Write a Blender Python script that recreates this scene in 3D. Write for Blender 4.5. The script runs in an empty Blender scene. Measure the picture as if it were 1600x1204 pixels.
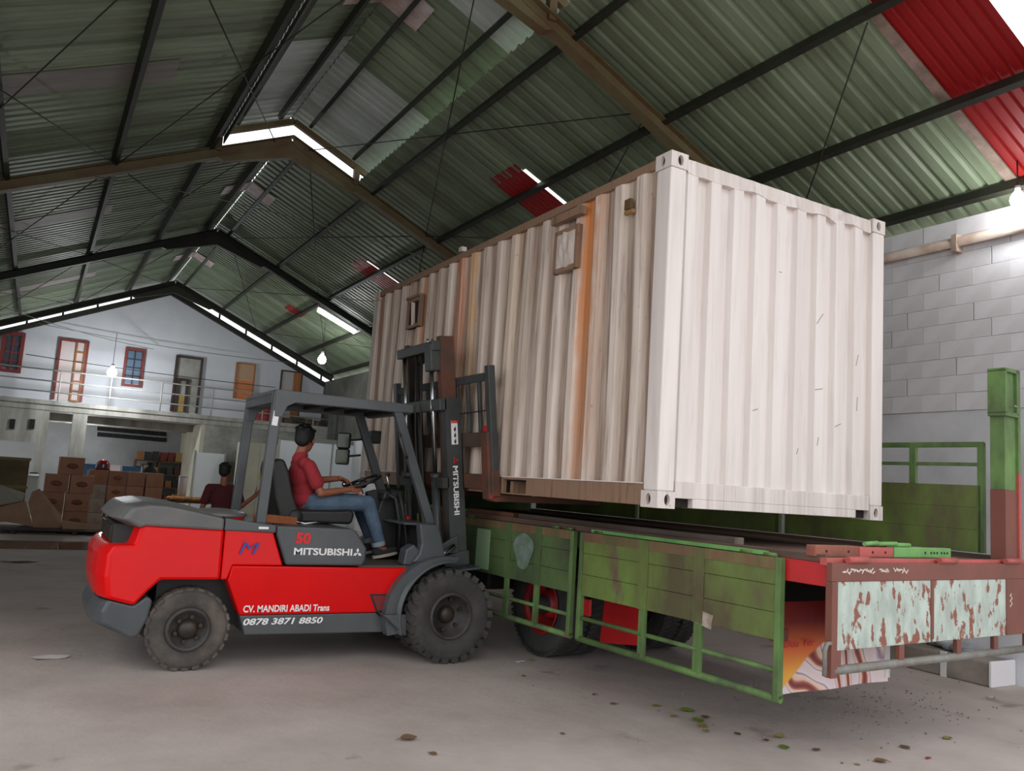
import bpy, bmesh, math, random
from mathutils import Vector, Matrix, Euler

random.seed(7)
SC = bpy.context.scene
COL = SC.collection
PI = math.pi

# ---------------------------------------------------------------- camera, sky, light, exposure
FPX = 1270.0
CAM_Z = 1.65
PITCH, YAW, ROLL = math.radians(7.081), math.radians(29.979), math.radians(3.76)
fwdh = Vector((math.sin(YAW), math.cos(YAW), 0)); right0 = Vector((math.cos(YAW), -math.sin(YAW), 0))
FWD = math.cos(PITCH) * fwdh + math.sin(PITCH) * Vector((0, 0, 1))
UP0 = -math.sin(PITCH) * fwdh + math.cos(PITCH) * Vector((0, 0, 1))
RGT = math.cos(ROLL) * right0 + math.sin(ROLL) * UP0
UPV = -math.sin(ROLL) * right0 + math.cos(ROLL) * UP0
cd = bpy.data.cameras.new('camera'); cam = bpy.data.objects.new('camera', cd); COL.objects.link(cam)
cd.sensor_fit = 'HORIZONTAL'; cd.sensor_width = 36.0; cd.lens = FPX / 1600 * 36.0
cd.clip_start = 0.05; cd.clip_end = 400
cam.matrix_world = Matrix(((RGT.x, UPV.x, -FWD.x, 0), (RGT.y, UPV.y, -FWD.y, 0), (RGT.z, UPV.z, -FWD.z, CAM_Z), (0, 0, 0, 1)))
SC.camera = cam

wd = bpy.data.worlds.new('sky'); SC.world = wd; wd.use_nodes = True
bgn = wd.node_tree.nodes['Background']; bgn.inputs[0].default_value = (0.96, 0.975, 1.0, 1); bgn.inputs[1].default_value = 1.78
vs = SC.view_settings
vs.view_transform = 'Standard'; vs.look = 'None'; vs.gamma = 1.0; vs.use_curve_mapping = False
vs.exposure = 0.0

def portal(name, loc, rot, sx, sy):
    l = bpy.data.lights.new(name, 'AREA'); l.shape = 'RECTANGLE'; l.size = sx; l.size_y = sy
    l.cycles.is_portal = True
    o = bpy.data.objects.new(name, l); o.location = loc; o.rotation_euler = rot; COL.objects.link(o); return o
# daylight enters through the open front of the shed (behind the photographer)
portal('daylight_front_opening', (3.3, 1.95, 3.8), (PI / 2, 0, PI), 11.4, 7.8)
# and through the open left side of its front bay
portal('daylight_side_opening', (-2.3, 5.0, 2.6), (0, -PI / 2, 0), 5.2, 6.0)

def at(x, y, Y):
    """point seen at photo pixel (x, y) on the plane at distance Y along the shed"""
    v = FWD * FPX + RGT * (x - 800.0) - UPV * (y - 602.0)
    return Vector((0, 0, CAM_Z)) + v * (Y / v.y)

# ---------------------------------------------------------------- helpers
def lin(c):
    return tuple(((v / 255) / 12.92 if v / 255 <= 0.04045 else ((v / 255 + 0.055) / 1.055) ** 2.4) for v in c[:3]) + (1.0,)

MATS = {}
def mat(name, col, rough=0.6, metal=0.0, col2=None, scale=4.0, amount=0.5, stretch=(1, 1, 1), col3=None, thr=0.6, scale3=3.0, soft3=0.08,
        stretch3=None, bump=0.0, bscale=20.0, coat=0.0, spec=0.5, rand=0.0, detail=6.0, rough2=None):
    """procedural paint: base colour, broad mottling (col2), sharp patches of wear or rust (col3), fine relief"""
    if name in MATS: return MATS[name]
    m = bpy.data.materials.new(name); m.use_nodes = True
    nt = m.node_tree; N = nt.nodes; L = nt.links
    b = N['Principled BSDF']; b.inputs['Roughness'].default_value = rough; b.inputs['Metallic'].default_value = metal
    b.inputs['Coat Weight'].default_value = coat; b.inputs['Coat Roughness'].default_value = 0.12
    b.inputs['Specular IOR Level'].default_value = spec
    tc = N.new('ShaderNodeTexCoord')
    cur = None
    rgb = N.new('ShaderNodeRGB'); rgb.outputs[0].default_value = lin(col); cur = rgb.outputs[0]
    def noise(sc, st, det=detail):
        mp = N.new('ShaderNodeMapping'); mp.inputs['Scale'].default_value = st
        L.new(tc.outputs['Object'], mp.inputs['Vector'])
        n = N.new('ShaderNodeTexNoise'); n.inputs['Scale'].default_value = sc; n.inputs['Detail'].default_value = det; n.inputs['Roughness'].default_value = 0.62
        L.new(mp.outputs[0], n.inputs['Vector']); return n
    if col2:
        n = noise(scale, stretch)
        r = N.new('ShaderNodeMapRange'); r.inputs['From Min'].default_value = 0.38; r.inputs['From Max'].default_value = 0.64
        r.inputs['To Max'].default_value = amount; L.new(n.outputs['Fac'], r.inputs['Value'])
        mx = N.new('ShaderNodeMix'); mx.data_type = 'RGBA'; L.new(r.outputs[0], mx.inputs['Factor']); L.new(cur, mx.inputs['A']); mx.inputs['B'].default_value = lin(col2)
        cur = mx.outputs['Result']
    if col3:
        n = noise(scale3, stretch3 or stretch)
        r = N.new('ShaderNodeMapRange'); r.inputs['From Min'].default_value = thr; r.inputs['From Max'].default_value = thr + soft3
        L.new(n.outputs['Fac'], r.inputs['Value'])
        mx = N.new('ShaderNodeMix'); mx.data_type = 'RGBA'; L.new(r.outputs[0], mx.inputs['Factor']); L.new(cur, mx.inputs['A']); mx.inputs['B'].default_value = lin(col3)
        cur = mx.outputs['Result']
        if rough2 is not None:
            mr = N.new('ShaderNodeMix'); L.new(r.outputs[0], mr.inputs['Factor']); mr.inputs['A'].default_value = rough; mr.inputs['B'].default_value = rough2
            L.new(mr.outputs['Result'], b.inputs['Roughness'])
    if rand:
        oi = N.new('ShaderNodeObjectInfo'); hs = N.new('ShaderNodeHueSaturation')
        r = N.new('ShaderNodeMapRange'); r.inputs['To Min'].default_value = 1 - rand; r.inputs['To Max'].default_value = 1 + rand
        L.new(oi.outputs['Random'], r.inputs['Value']); L.new(r.outputs[0], hs.inputs['Value']); L.new(cur, hs.inputs['Color']); cur = hs.outputs['Color']
    L.new(cur, b.inputs['Base Color'])
    if bump:
        n = noise(bscale, (1, 1, 1)); bp = N.new('ShaderNodeBump'); bp.inputs['Strength'].default_value = bump; bp.inputs['Distance'].default_value = 0.01
        L.new(n.outputs['Fac'], bp.inputs['Height']); L.new(bp.outputs[0], b.inputs['Normal'])
    MATS[name] = m
    return m

def emit(name, col, strength):
    if name in MATS: return MATS[name]
    m = bpy.data.materials.new(name); m.use_nodes = True; b = m.node_tree.nodes['Principled BSDF']
    b.inputs['Base Color'].default_value = lin(col); b.inputs['Emission Color'].default_value = lin(col); b.inputs['Emission Strength'].default_value = strength
    MATS[name] = m; return m

def tag(o, label=None, cat=None, group=None, kind=None):
    if label: o['label'] = label
    if cat: o['category'] = cat
    if group: o['group'] = group
    if kind: o['kind'] = kind
    return o

def empty(name, loc=(0, 0, 0), rz=0.0, label=None, cat=None, group=None, kind=None):
    o = bpy.data.objects.new(name, None); COL.objects.link(o); o.location = loc; o.rotation_euler = (0, 0, rz); o.empty_display_size = 0.2
    return tag(o, label, cat, group, kind)

class MB:
    """collects shapes, then links them as ONE mesh object"""
    def __init__(self, org=(0, 0, 0)):
        self.v = []; self.f = []; self.o = Vector(org); self.sm = []
    def add(self, vs, fs, smooth=False):
        n = len(self.v); self.v += [Vector(p) for p in vs]
        for q in fs: self.f.append([n + i for i in q]); self.sm.append(smooth)
        return self
    def box(self, c, s, rot=None, taper=None):
        hx, hy, hz = s[0] / 2, s[1] / 2, s[2] / 2
        p = [Vector((x, y, z)) for z in (-hz, hz) for y in (-hy, hy) for x in (-hx, hx)]
        if rot is not None:
            R = rot if isinstance(rot, Matrix) else Euler(rot).to_matrix()
            p = [R @ q for q in p]
        c = Vector(c)
        return self.add([c + q for q in p], [(0, 2, 3, 1), (4, 5, 7, 6), (0, 1, 5, 4), (2, 6, 7, 3), (0, 4, 6, 2), (1, 3, 7, 5)])
    def span(self, a, b):
        return self.box([(a[i] + b[i]) / 2 for i in range(3)], [abs(b[i] - a[i]) for i in range(3)])
    def bar(self, a, b, w, h, up=(0, 0, 1)):
        a, b = Vector(a), Vector(b); d = b - a; L = d.length; d.normalize(); u = Vector(up)
        s = d.cross(u)
        if s.length < 1e-4: s = d.cross(Vector((1, 0, 0)))
        s.normalize(); u = s.cross(d)
        R = Matrix((d, s, u)).transposed()
        return self.box((a + b) / 2, (L, w, h), R)
    def prism(self, prof, y0, y1, axis='y', inset=None):
        """profile polygon of (u, w) pairs extruded along an axis: 'y' -> (u, y, w), 'x' -> (x, u, w), 'z' -> (u, w, z)"""
        def mk(u, w, t): return {'y': (u, t, w), 'x': (t, u, w), 'z': (u, w, t)}[axis]
        n = len(prof); a = [mk(u, w, y0) for u, w in prof]; b = [mk(u, w, y1) for u, w in prof]
        fs = [tuple(range(n)), tuple(range(2 * n - 1, n - 1, -1))]
        fs += [((i + 1) % n, i, n + i, n + (i + 1) % n) for i in range(n)]
        return self.add(a + b, fs)
    def tube(self, pts, r, n=8, caps=True, smooth=True):
        pts = [Vector(p) for p in pts]; rings = []; prev = None
        rr = r if isinstance(r, (list, tuple)) else [r] * len(pts)
        for i, p in enumerate(pts):
            d = (pts[min(i + 1, len(pts) - 1)] - pts[max(i - 1, 0)]).normalized()
            if prev is None:
                u = d.orthogonal().normalized()
            else:
                u = prev - d * prev.dot(d)
                u = u.normalized() if u.length > 1e-5 else d.orthogonal().normalized()
            prev = u; w = d.cross(u)
            rings.append([p + (u * math.cos(2 * PI * k / n) + w * math.sin(2 * PI * k / n)) * rr[i] for k in range(n)])
        vs = [q for R in rings for q in R]; fs = []
        for i in range(len(pts) - 1):
            for k in range(n):
                fs.append((i * n + k, i * n + (k + 1) % n, (i + 1) * n + (k + 1) % n, (i + 1) * n + k))
        self.add(vs, fs, smooth)
        if caps:
            self.add(rings[0], [tuple(range(n - 1, -1, -1))]); self.add(rings[-1], [tuple(range(n))])
        return self
    def lathe(self, prof, c, axis='y', n=32, a0=0.0, a1=None, smooth=True):
        """profile of (radius, along-axis offset)"""
        full = a1 is None; m = n if full else n + 1; vs = []
        A1 = a0 + 2 * PI if full else a1
        for k in range(m):
            a = a0 + (A1 - a0) * k / n
            for r, t in prof:
                ca, sa = r * math.cos(a), r * math.sin(a)
                vs.append({'y': (c[0] + ca, c[1] + t, c[2] + sa), 'z': (c[0] + ca, c[1] + sa, c[2] + t), 'x': (c[0] + t, c[1] + ca, c[2] + sa)}[axis])
        q = len(prof); fs = []
        for k in range(n):
            k2 = (k + 1) % m
            for j in range(q - 1):
                fs.append((k * q + j, k * q + j + 1, k2 * q + j + 1, k2 * q + j))
        return self.add(vs, fs, smooth)
    def ball(self, c, r, n=12, m=8, sc=(1, 1, 1), rot=None):
        vs = []; fs = []
        for i in range(m + 1):
            t = PI * i / m
            for k in range(n):
                a = 2 * PI * k / n
                p = Vector((math.sin(t) * math.cos(a) * r * sc[0], math.sin(t) * math.sin(a) * r * sc[1], math.cos(t) * r * sc[2]))
                if rot is not None: p = rot @ p
                vs.append(Vector(c) + p)
        for i in range(m):
            for k in range(n): fs.append((i * n + k, (i + 1) * n + k, (i + 1) * n + (k + 1) % n, i * n + (k + 1) % n))
        return self.add(vs, fs, True)
    def rotate(self, M, piv):
        piv = Vector(piv); self.v = [piv + M @ (p - piv) for p in self.v]; return self
    def mesh(self, name, m=None):
        me = bpy.data.meshes.new(name)
        me.from_pydata([tuple(p - self.o) for p in self.v], [], self.f)
        bm = bmesh.new(); bm.from_mesh(me)
        bmesh.ops.remove_doubles(bm, verts=bm.verts, dist=1e-5)
        bmesh.ops.recalc_face_normals(bm, faces=bm.faces); bm.to_mesh(me); bm.free()
        if len(me.polygons) == len(self.sm): me.polygons.foreach_set('use_smooth', self.sm)
        if m: me.materials.append(m)
        return me
    def build(self, name, m=None, parent=None, bevel=0.0, loc=None, seg=2):
        o = bpy.data.objects.new(name, self.mesh(name, m)); COL.objects.link(o)
        if parent: o.parent = parent
        if loc is not None: o.location = loc
        if bevel:
            b = o.modifiers.new('bevel', 'BEVEL'); b.width = bevel; b.segments = seg; b.limit_method = 'ANGLE'; b.angle_limit = math.radians(40)
        return o

def link_copy(o, parent=None, loc=None, name=None):
    c = o.copy(); COL.objects.link(c)
    if parent: c.parent = parent
    if loc is not None: c.location = loc
    return c

def copy_tree(o, parent=None):
    c = o.copy(); COL.objects.link(c); c.parent = parent
    for ch in [x for x in o.children]: copy_tree(ch, c)
    return c

def letters(body, name, m, parent, mtx, width, height, depth=0.002, bold=0.0, shear=0.0, space=1.0):
    """flat lettering: mesh from the built-in font, fitted to width x height, mtx places its lower-left corner"""
    cu = bpy.data.curves.new(name, 'FONT'); cu.body = body; cu.extrude = 0.0; cu.offset = bold; cu.resolution_u = 3; cu.shear = shear; cu.space_character = space
    t = bpy.data.objects.new(name, cu); COL.objects.link(t)
    bpy.context.view_layer.update()
    me = bpy.data.meshes.new_from_object(t.evaluated_get(bpy.context.evaluated_depsgraph_get()))
    bpy.data.objects.remove(t); bpy.data.curves.remove(cu)
    xs = [v.co.x for v in me.vertices]; ys = [v.co.y for v in me.vertices]
    x0, x1, y0, y1 = min(xs), max(xs), min(ys), max(ys)
    for v in me.vertices:
        v.co = mtx @ Vector(((v.co.x - x0) / (x1 - x0) * width, (v.co.y - y0) / (y1 - y0) * height, depth))
    me.materials.clear(); me.materials.append(m); me.name = name
    o = bpy.data.objects.new(name, me); COL.objects.link(o)
    if parent: o.parent = parent
    return o
# lettering on a face that looks towards -Y (x right, z up)
FACE_FRONT = Matrix(((1, 0, 0), (0, 0, -1), (0, 1, 0)))
def place(R, p): 
    M = R.to_4x4(); M.translation = Vector(p); return M

# ---------------------------------------------------------------- materials of the place
M_floor = mat('dusty_concrete', (190, 178, 172), 0.9, col2=(165, 152, 144), scale=0.9, amount=0.8, col3=(104, 90, 80), thr=0.62, scale3=1.5, soft3=0.16, bump=0.6, bscale=11, detail=12.0)
M_roof = mat('green_grey_steel_sheet', (136, 152, 126), 0.5, col2=(104, 114, 92), scale=0.7, amount=0.8, stretch=(0.4, 3, 1), rand=0.12, spec=0.35)
M_roofpale = mat('pale_roof_sheet', (196, 206, 202), 0.55, col2=(168, 176, 170), scale=1.0, amount=0.7, rand=0.05)
M_steel = mat('dark_olive_steel', (44, 46, 36), 0.6, col2=(34, 33, 26), scale=2.5, amount=0.8)
M_rafter = mat('olive_brown_steel', (116, 108, 76), 0.6, col2=(104, 78, 54), scale=1.6, amount=0.8)
M_wallR = mat('whitewashed_block', (226, 225, 229), 0.85, col2=(208, 206, 208), scale=1.3, amount=0.9, col3=(166, 132, 104), thr=0.70, scale3=1.1, stretch3=(1, 2.2, 0.5), bump=0.5, bscale=5, rand=0.004)
M_plaster = mat('white_plaster', (220, 222, 226), 0.85, col2=(190, 192, 196), scale=0.8, amount=0.9, bump=0.1)
M_gable = mat('bluish_white_wall', (222, 226, 234), 0.8, col2=(206, 210, 218), scale=0.5, amount=0.8)
M_conc = mat('stained_concrete', (176, 174, 168), 0.85, col2=(128, 128, 120), scale=1.2, amount=0.9, stretch=(2, 2, 0.4))
M_greyroom = mat('grey_room_wall', (160, 164, 166), 0.85, col2=(136, 138, 138), scale=0.8, amount=0.8)
M_cream = mat('cream_wall', (196, 194, 176), 0.8, col2=(168, 164, 148), scale=0.9, amount=0.8)
M_pipe = mat('dusty_pink_pipe', (186, 172, 160), 0.7, col2=(150, 124, 106), scale=3, amount=0.9)
M_redframe = mat('red_brown_paint', (130, 52, 52), 0.5)
M_wood = mat('varnished_wood', (176, 112, 62), 0.5, col2=(150, 84, 42), scale=3, stretch=(4, 4, 0.4), amount=0.8)
M_black = mat('black_rubber', (24, 24, 24), 0.8)

# ---------------------------------------------------------------- floor and walls
XL, XR, YF, YB = -2.1, 8.8, 2.2, 28.9
fl = MB(); n = 60
fl.add([(-30, -40, 0), (40, -40, 0), (40, 45, 0), (-30, 45, 0)], [(0, 1, 2, 3)])
tag(fl.build('floor', M_floor), 'dusty brown-grey concrete warehouse floor with stains', None, kind='structure')

RX, RZ, RM = 3.3, 7.72, 0.4468          # ridge position, ridge height, roof slope
def zr(x): return RZ - RM * abs(x - RX)

wl = MB(); wl.span((XL - 0.2, 8.0, 0), (XL, YB, 5.3)); tag(wl.build('wall_left', M_plaster), kind='structure', label='white plastered left side wall of the shed')
wr = MB(); wr.span((XR, YF, 0), (XR + 0.2, YB, 4.98)); wr.span((XR - 0.012, YF, 0), (XR, 14, 2.80))
wall_right = tag(wr.build('wall_right', M_plaster), kind='structure', label='whitewashed block side wall behind the green truck')
# blocks of the upper wall, each a piece of its own with recessed joints
bw, bh = 0.40, 0.2
bmesh_blk = MB().box((0, 0, 0), (0.04, bw - 0.003, bh - 0.003)).mesh('block', M_wallR)
for r in range(11):
    z = 2.91 + r * bh
    for k in range(9):
        y = 3.5 + k * bw + (0.2 if r % 2 else 0) + random.uniform(-.01, .01)
        o = bpy.data.objects.new('block', bmesh_blk); COL.objects.link(o); o.parent = wall_right
        o.location = (XR - 0.002 + random.uniform(-.0018, .0018), y, z); o.rotation_euler = (random.uniform(-.002, .002), random.uniform(-.002, .002), 0)
# the rest of the upper wall face, darker grey on the far stretch, too far behind the container to show single blocks
rest = MB(); rest.span((XR - 0.015, 7.2, 2.8), (XR, YB, 4.98)); rest.build('render_coat', mat('dark_grey_far_wall', (112, 112, 106), .9, col2=(80, 80, 74), scale=1.5, amount=.9), wall_right); MB().span((XR - 0.015, YF, 2.8), (XR, 3.28, 4.98)).build('render_coat', M_wallR, wall_right)

# gable wall at the far end, upper storey, top follows the roof with an open gap
g = MB(); gy = YB
prof = [(XL, 3.0), (XR, 3.0), (XR, zr(XR) - 0.42), (RX, RZ - 0.42), (XL, zr(XL) - 0.42)]
g.prism(prof, gy, gy + 0.2)
wall_back = tag(g.build('wall_back', M_gable), kind='structure', label='bluish white gable wall of the upper storey')
for s in (1, -1):
    xe = XR if s > 0 else XL
    MB().bar((RX, gy - 0.08, RZ - 0.40), (xe, gy - 0.08, zr(xe) - 0.40), 0.14, 0.16).build('gable_beam', M_steel, wall_back)
for k in range(12):                       # struts that bridge the open gap below the sheets
    x = XL + 0.5 + k * 0.93
    MB().span((x - .03, gy - 0.1, zr(x) - 0.40), (x + .03, gy - 0.04, zr(x) - 0.03)).build('gap_strut', M_steel, wall_back)

# lower storey: recessed back wall, side partition, front walls of rooms
YS = 27.7                                  # front edge of the balcony
zs = 3.27
MB().span((XL, 31.6, 0), (XR, 31.8, 3.3)).build('wall_lower_back', M_greyroom)
tag(bpy.data.objects['wall_lower_back'], kind='structure', label='grey wall at the back of the open lower storey')
sl = MB(); sl.span((XL, YS, zs - 0.27), (XR, 31.7, zs)); sl.span((XL, YS - 0.04, zs - 0.1), (XR, YS, zs + 0.02))
floor_balcony = tag(sl.build('floor_balcony', M_conc), kind='structure', label='stained concrete balcony slab across the far end')
for yy in (29.3, 30.6): MB().span((XL, yy, zs - 0.5), (XR, yy + 0.2, zs - 0.27)).build('slab_beam', M_conc, floor_balcony)
def wall_piece(name, a, b, m, label, bevel=0):
    o = MB().span(a, b).build(name, m, None, bevel); return tag(o, label, None, kind='structure')
p1 = at(115, 644, YS); p2 = at(138, 644, YS)
wall_piece('column_tall', (p1.x, YS + .02, 0), (p2.x, YS + 0.35, zs - 0.27), M_conc, 'tall white concrete column carrying the balcony')
q1 = at(0, 690, YS); q2 = at(72, 690, YS)
w = wall_piece('wall_left_front', (XL, YS + .02, 2.02), (q2.x, YS + 0.12, zs - 0.27), M_conc, 'stained white wall band under the balcony with two vent holes')
for vx in (19, 50):
    c = at(vx, 662, YS); MB().span((c.x - .07, YS - 0.01, c.z - .14), (c.x + .07, YS + .02, c.z + .14)).build('vent_hole', M_black, w)
c1 = at(58, 690, YS); c2 = at(70, 690, YS)
wall_piece('column_short', (c1.x, YS, 0), (c2.x, YS + 0.3, 2.02), M_conc, 'short white column left of the tall one')
# corner room on the right of the open bay
k1 = at(315, 664, YS)
wall_piece('wall_room_side', (k1.x, YS + 0.02, 0), (k1.x + 0.12, 31.6, zs - 0.27), M_cream, 'cream side wall of the corner room')
wall_piece('wall_room_front', (k1.x + .121, YS + .02, 0), (XR - .02, YS + 0.1, zs - 0.27), mat('mouldy_grey_wall', (168, 168, 164), 0.8, col2=(112, 112, 104), scale=1.0, amount=0.9), 'mouldy grey front wall of the corner room')
# vent blocks in the lower back wall
vb = bpy.data.objects['wall_lower_back']
for r in range(2):
    for k in range(9):
        c = at(158 + k * 12, 669.5 + r * 9 + k * 1.05, 31.6)
        MB().span((c.x - .12, 31.57, c.z - .075), (c.x + .12, 31.61, c.z + .075)).build('vent_block', M_black, vb)

# ---------------------------------------------------------------- roof: rafters, purlins, single sheets
ceil = empty('ceiling', (RX, 11, 5.2), kind='structure', label='pitched roof of ribbed steel sheets on purlins and rafters')
CO = Vector((RX, 11, 5.2))
def CB(): return MB(CO)
YR = [2.4, 7.5, 14.1, 21.0, 28.0]
for i, y in enumerate(YR):
    for s in (1, -1):
        xe = XR if s > 0 else XL
        m = CB()
        a = Vector((RX, y, RZ - 0.24)); b = Vector((xe, y, zr(xe) - 0.24))
        m.bar(a + Vector((0, 0, .09)), b + Vector((0, 0, .09)), 0.17, 0.014); m.bar(a - Vector((0, 0, .09)), b - Vector((0, 0, .09)), 0.17, 0.014)
        m.bar(a, b, 0.012, 0.18)
        # haunch plate below the apex
        h = 1.25 * s
        m.prism([(RX, RZ - 0.30), (RX + h, RZ - 0.31 - abs(h) * RM), (RX + h * .9, RZ - 0.36 - abs(h) * RM), (RX, RZ - 0.56)], y - 0.07, y + 0.07)
        m.build('rafter', M_rafter if i < 3 else M_steel, ceil)
    for xx in (XR - 0.12, XL + 0.12):
        CB().span((xx - .1, y - .1, 0), (xx + .1, y + .1, zr(xx) - .3)).build('rafter_post', M_steel, ceil) if xx < 0 else None
RAISE = 0.30; YSTEP = 14.0
def purlin(x, y0, y1, z, w=0.07, h=0.12, m=M_steel):
    s = 1 if x > RX else -1
    CB().bar((x, y0, z), (x, y1, z), w, h, up=(s * RM, 0, 1)).build('purlin', m, ceil)
for x in (8.72, 7.53, 6.27, 4.87, 1.95, 0.56, -0.85, -2.0):
    purlin(x, YF, YB - 0.2, zr(x) - 0.10)
for x in (3.02, 3.58):
    purlin(x, 14.9, YB - 0.2, zr(x) - 0.10)
    purlin(x, YF, YSTEP, zr(x) + RAISE - 0.08, 0.06, 0.09)
for x in (2.32, 4.42):
    purlin(x, YF, YSTEP, zr(x) + RAISE - 0.08, 0.06, 0.09)
# raised frame beams and stub posts on the rafters
for y in (7.5, 14.1):
    for s in (1, -1):
        CB().bar((RX, y, RZ + RAISE - 0.17), (RX + s * 1.55, y, zr(RX + 1.55) + RAISE - 0.17), 0.08, 0.10).build('raised_beam', M_rafter, ceil)
        x = RX + s * 1.22
        CB().span((x - .05, y - .05, zr(x) - .2), (x + .05, y + .05, zr(x) + RAISE - .15)).build('stub_post', M_rafter, ceil)
# fascia strip at the left foot of the raised roof
CB().bar((2.14, YF, zr(2.12) - .02), (2.14, YSTEP, zr(2.12) - .02), 0.02, 0.18).build('fascia', mat('grey_fascia', (104, 106, 102), 0.6), ceil)

def sheet_mesh(xa, xb, width, off, m, pitch=0.2, depth=0.035, sag=0.0):
    """ribbed sheet from xa (low) to xb (high), profile along y, in ceiling-local coordinates with y starting at 0"""
    prof = []; k = int(round(width / pitch))
    for i in range(k):
        y = i * pitch
        prof += [(y, 0), (y + pitch * .55, 0), (y + pitch * .68, depth), (y + pitch * .87, depth)]
    prof.append((width, 0))
    nx = 7; vs = []; fs = []
    for i in range(nx):
        t = i / (nx - 1); x = xa + (xb - xa) * t
        for y, d in prof: vs.append((x - CO.x, y, zr(x) + off - d * -1 + 0.0 - CO.z - sag * math.sin(PI * t)))
    q = len(prof)
    for i in range(nx - 1):
        for j in range(q - 1): fs.append((i * q + j, i * q + j + 1, (i + 1) * q + j + 1, (i + 1) * q + j))
    me = bpy.data.meshes.new('roof_sheet'); me.from_pydata(vs, [], fs); me.materials.append(m); return me
M_red = bpy.data.materials.new('red_roof_sheet'); M_red.use_nodes = True
_nt = M_red.node_tree; _b = _nt.nodes['Principled BSDF']; _b.inputs['Base Color'].default_value = lin((150, 16, 20)); _b.inputs['Roughness'].default_value = 0.5
_b.inputs['Transmission Weight'].default_value = 0.0
_tr = _nt.nodes.new('ShaderNodeBsdfTranslucent'); _tr.inputs[0].default_value = lin((150, 8, 14))
_mx = _nt.nodes.new('ShaderNodeMixShader'); _mx.inputs[0].default_value = 0.025
_nt.links.new(_b.outputs[0], _mx.inputs[1]); _nt.links.new(_tr.outputs[0], _mx.inputs[2]); _nt.links.new(_mx.outputs[0], _nt.nodes['Material Output'].inputs['Surface'])
def put_sheet(me, y, dz=0.0):
    o = bpy.data.objects.new('roof_sheet', me); COL.objects.link(o); o.parent = ceil; o.location = (0, y - CO.y, dz); return o
S_right_full = sheet_mesh(XR + .35, RX + .008, 1.02, 0.0, M_roof)
S_left_full = sheet_mesh(XL - .35, RX - .008, 1.02, 0.0, M_roof)
S_right_cut = sheet_mesh(XR + .35, 4.63, 1.02, 0.0, M_roof)
S_left_cut = sheet_mesh(XL - .35, 2.12, 1.02, 0.0, M_roof)
S_r_up = sheet_mesh(4.84, RX + .01, 1.02, RAISE, M_roofpale); S_l_up = sheet_mesh(1.90, RX - .01, 1.02, RAISE, M_roofpale)
S_r_upg = sheet_mesh(4.84, RX + .01, 1.02, RAISE, M_roof); S_l_upg = sheet_mesh(1.90, RX - .01, 1.02, RAISE, M_roof)
S_high = sheet_mesh(6.0, 4.63, 1.02, 0.0, M_roof)
S_highf = sheet_mesh(6.0, RX + .008, 1.02, 0.0, M_roof)
S_red = sheet_mesh(XR + .35, 5.85, 0.84, -0.004, M_red, pitch=0.12, depth=0.03)
S_redlong = sheet_mesh(XR + .35, 4.63, 0.84, -0.004, M_red, pitch=0.12, depth=0.03)
def fill(me, a, b):
    n = max(1, int(round(b - a))); w = (b - a) / n
    for i in range(n):
        o = put_sheet(me, a + i * w, 0.0012 * (i % 2)); o.scale = (1, w, 1)
Y0 = YF - 0.2; Y1 = YB - 0.05
YFAR = 14.9
fill(S_left_cut, Y0, YFAR); fill(S_left_full, YFAR, Y1)
for a, b in ((Y0, 3.44), (4.60, 10.40), (11.32, YFAR)): fill(S_right_cut, a, b)
for a, b in ((YFAR, 17.3), (18.2, Y1)): fill(S_right_full, a, b)
fill(S_high, 10.40, 11.32); fill(S_highf, 17.3, 18.2)
fill(S_r_upg, Y0, 5.5); fill(S_r_up, 5.5, 9.0); fill(S_r_upg, 9.0, 11.5); fill(S_r_up, 11.5, 14.4)
fill(S_l_upg, Y0, 11.0); fill(S_l_up, 11.0, 14.4)
for ry, me in ((3.78, S_redlong), (10.50, S_red), (17.36, S_red)):
    o = put_sheet(me, ry); o.name = 'red_roof_sheet'; o['label'] = 'dull red roof sheet set among the green ones'
# ridge cap over the raised part: light dots show where the ribs lift it
rc = CB(); rc.prism([(RX - .2, zr(RX - .2) + RAISE + .042), (RX, RZ + RAISE + .05), (RX + .2, zr(RX + .2) + RAISE + .042), (RX + .2, zr(RX + .2) + RAISE + .05), (RX, RZ + RAISE + .06), (RX - .2, zr(RX - .2) + RAISE + .05)], Y0, 14.45); rc.build('ridge_cap', M_roof, ceil)
# small red patch under the far sheets, pale flashing beside the near red sheet
pa = CB(); xa, xb = 5.95, 6.45
pa.add([(xa, 23.7, zr(xa) - .012), (xb, 23.7, zr(xb) - .012), (xb, 24.3, zr(xb) - .012), (xa, 24.3, zr(xa) - .012), (xa, 23.7, zr(xa) - .004), (xb, 23.7, zr(xb) - .004), (xb, 24.3, zr(xb) - .004), (xa, 24.3, zr(xa) - .004)], [(0, 1, 2, 3), (4, 7, 6, 5), (0, 4, 5, 1), (1, 5, 6, 2), (2, 6, 7, 3), (3, 7, 4, 0)]); pa.build('red_patch', M_red, ceil)
CB().bar((XR + .2, 4.66, zr(XR + .2) - .008), (6.3, 4.66, zr(6.3) - .008), 0.11, 0.006).build('flashing', mat('pale_pink_flashing', (176, 150, 142), .6, col2=(120, 110, 96), scale=4, amount=.8), ceil)
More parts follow.
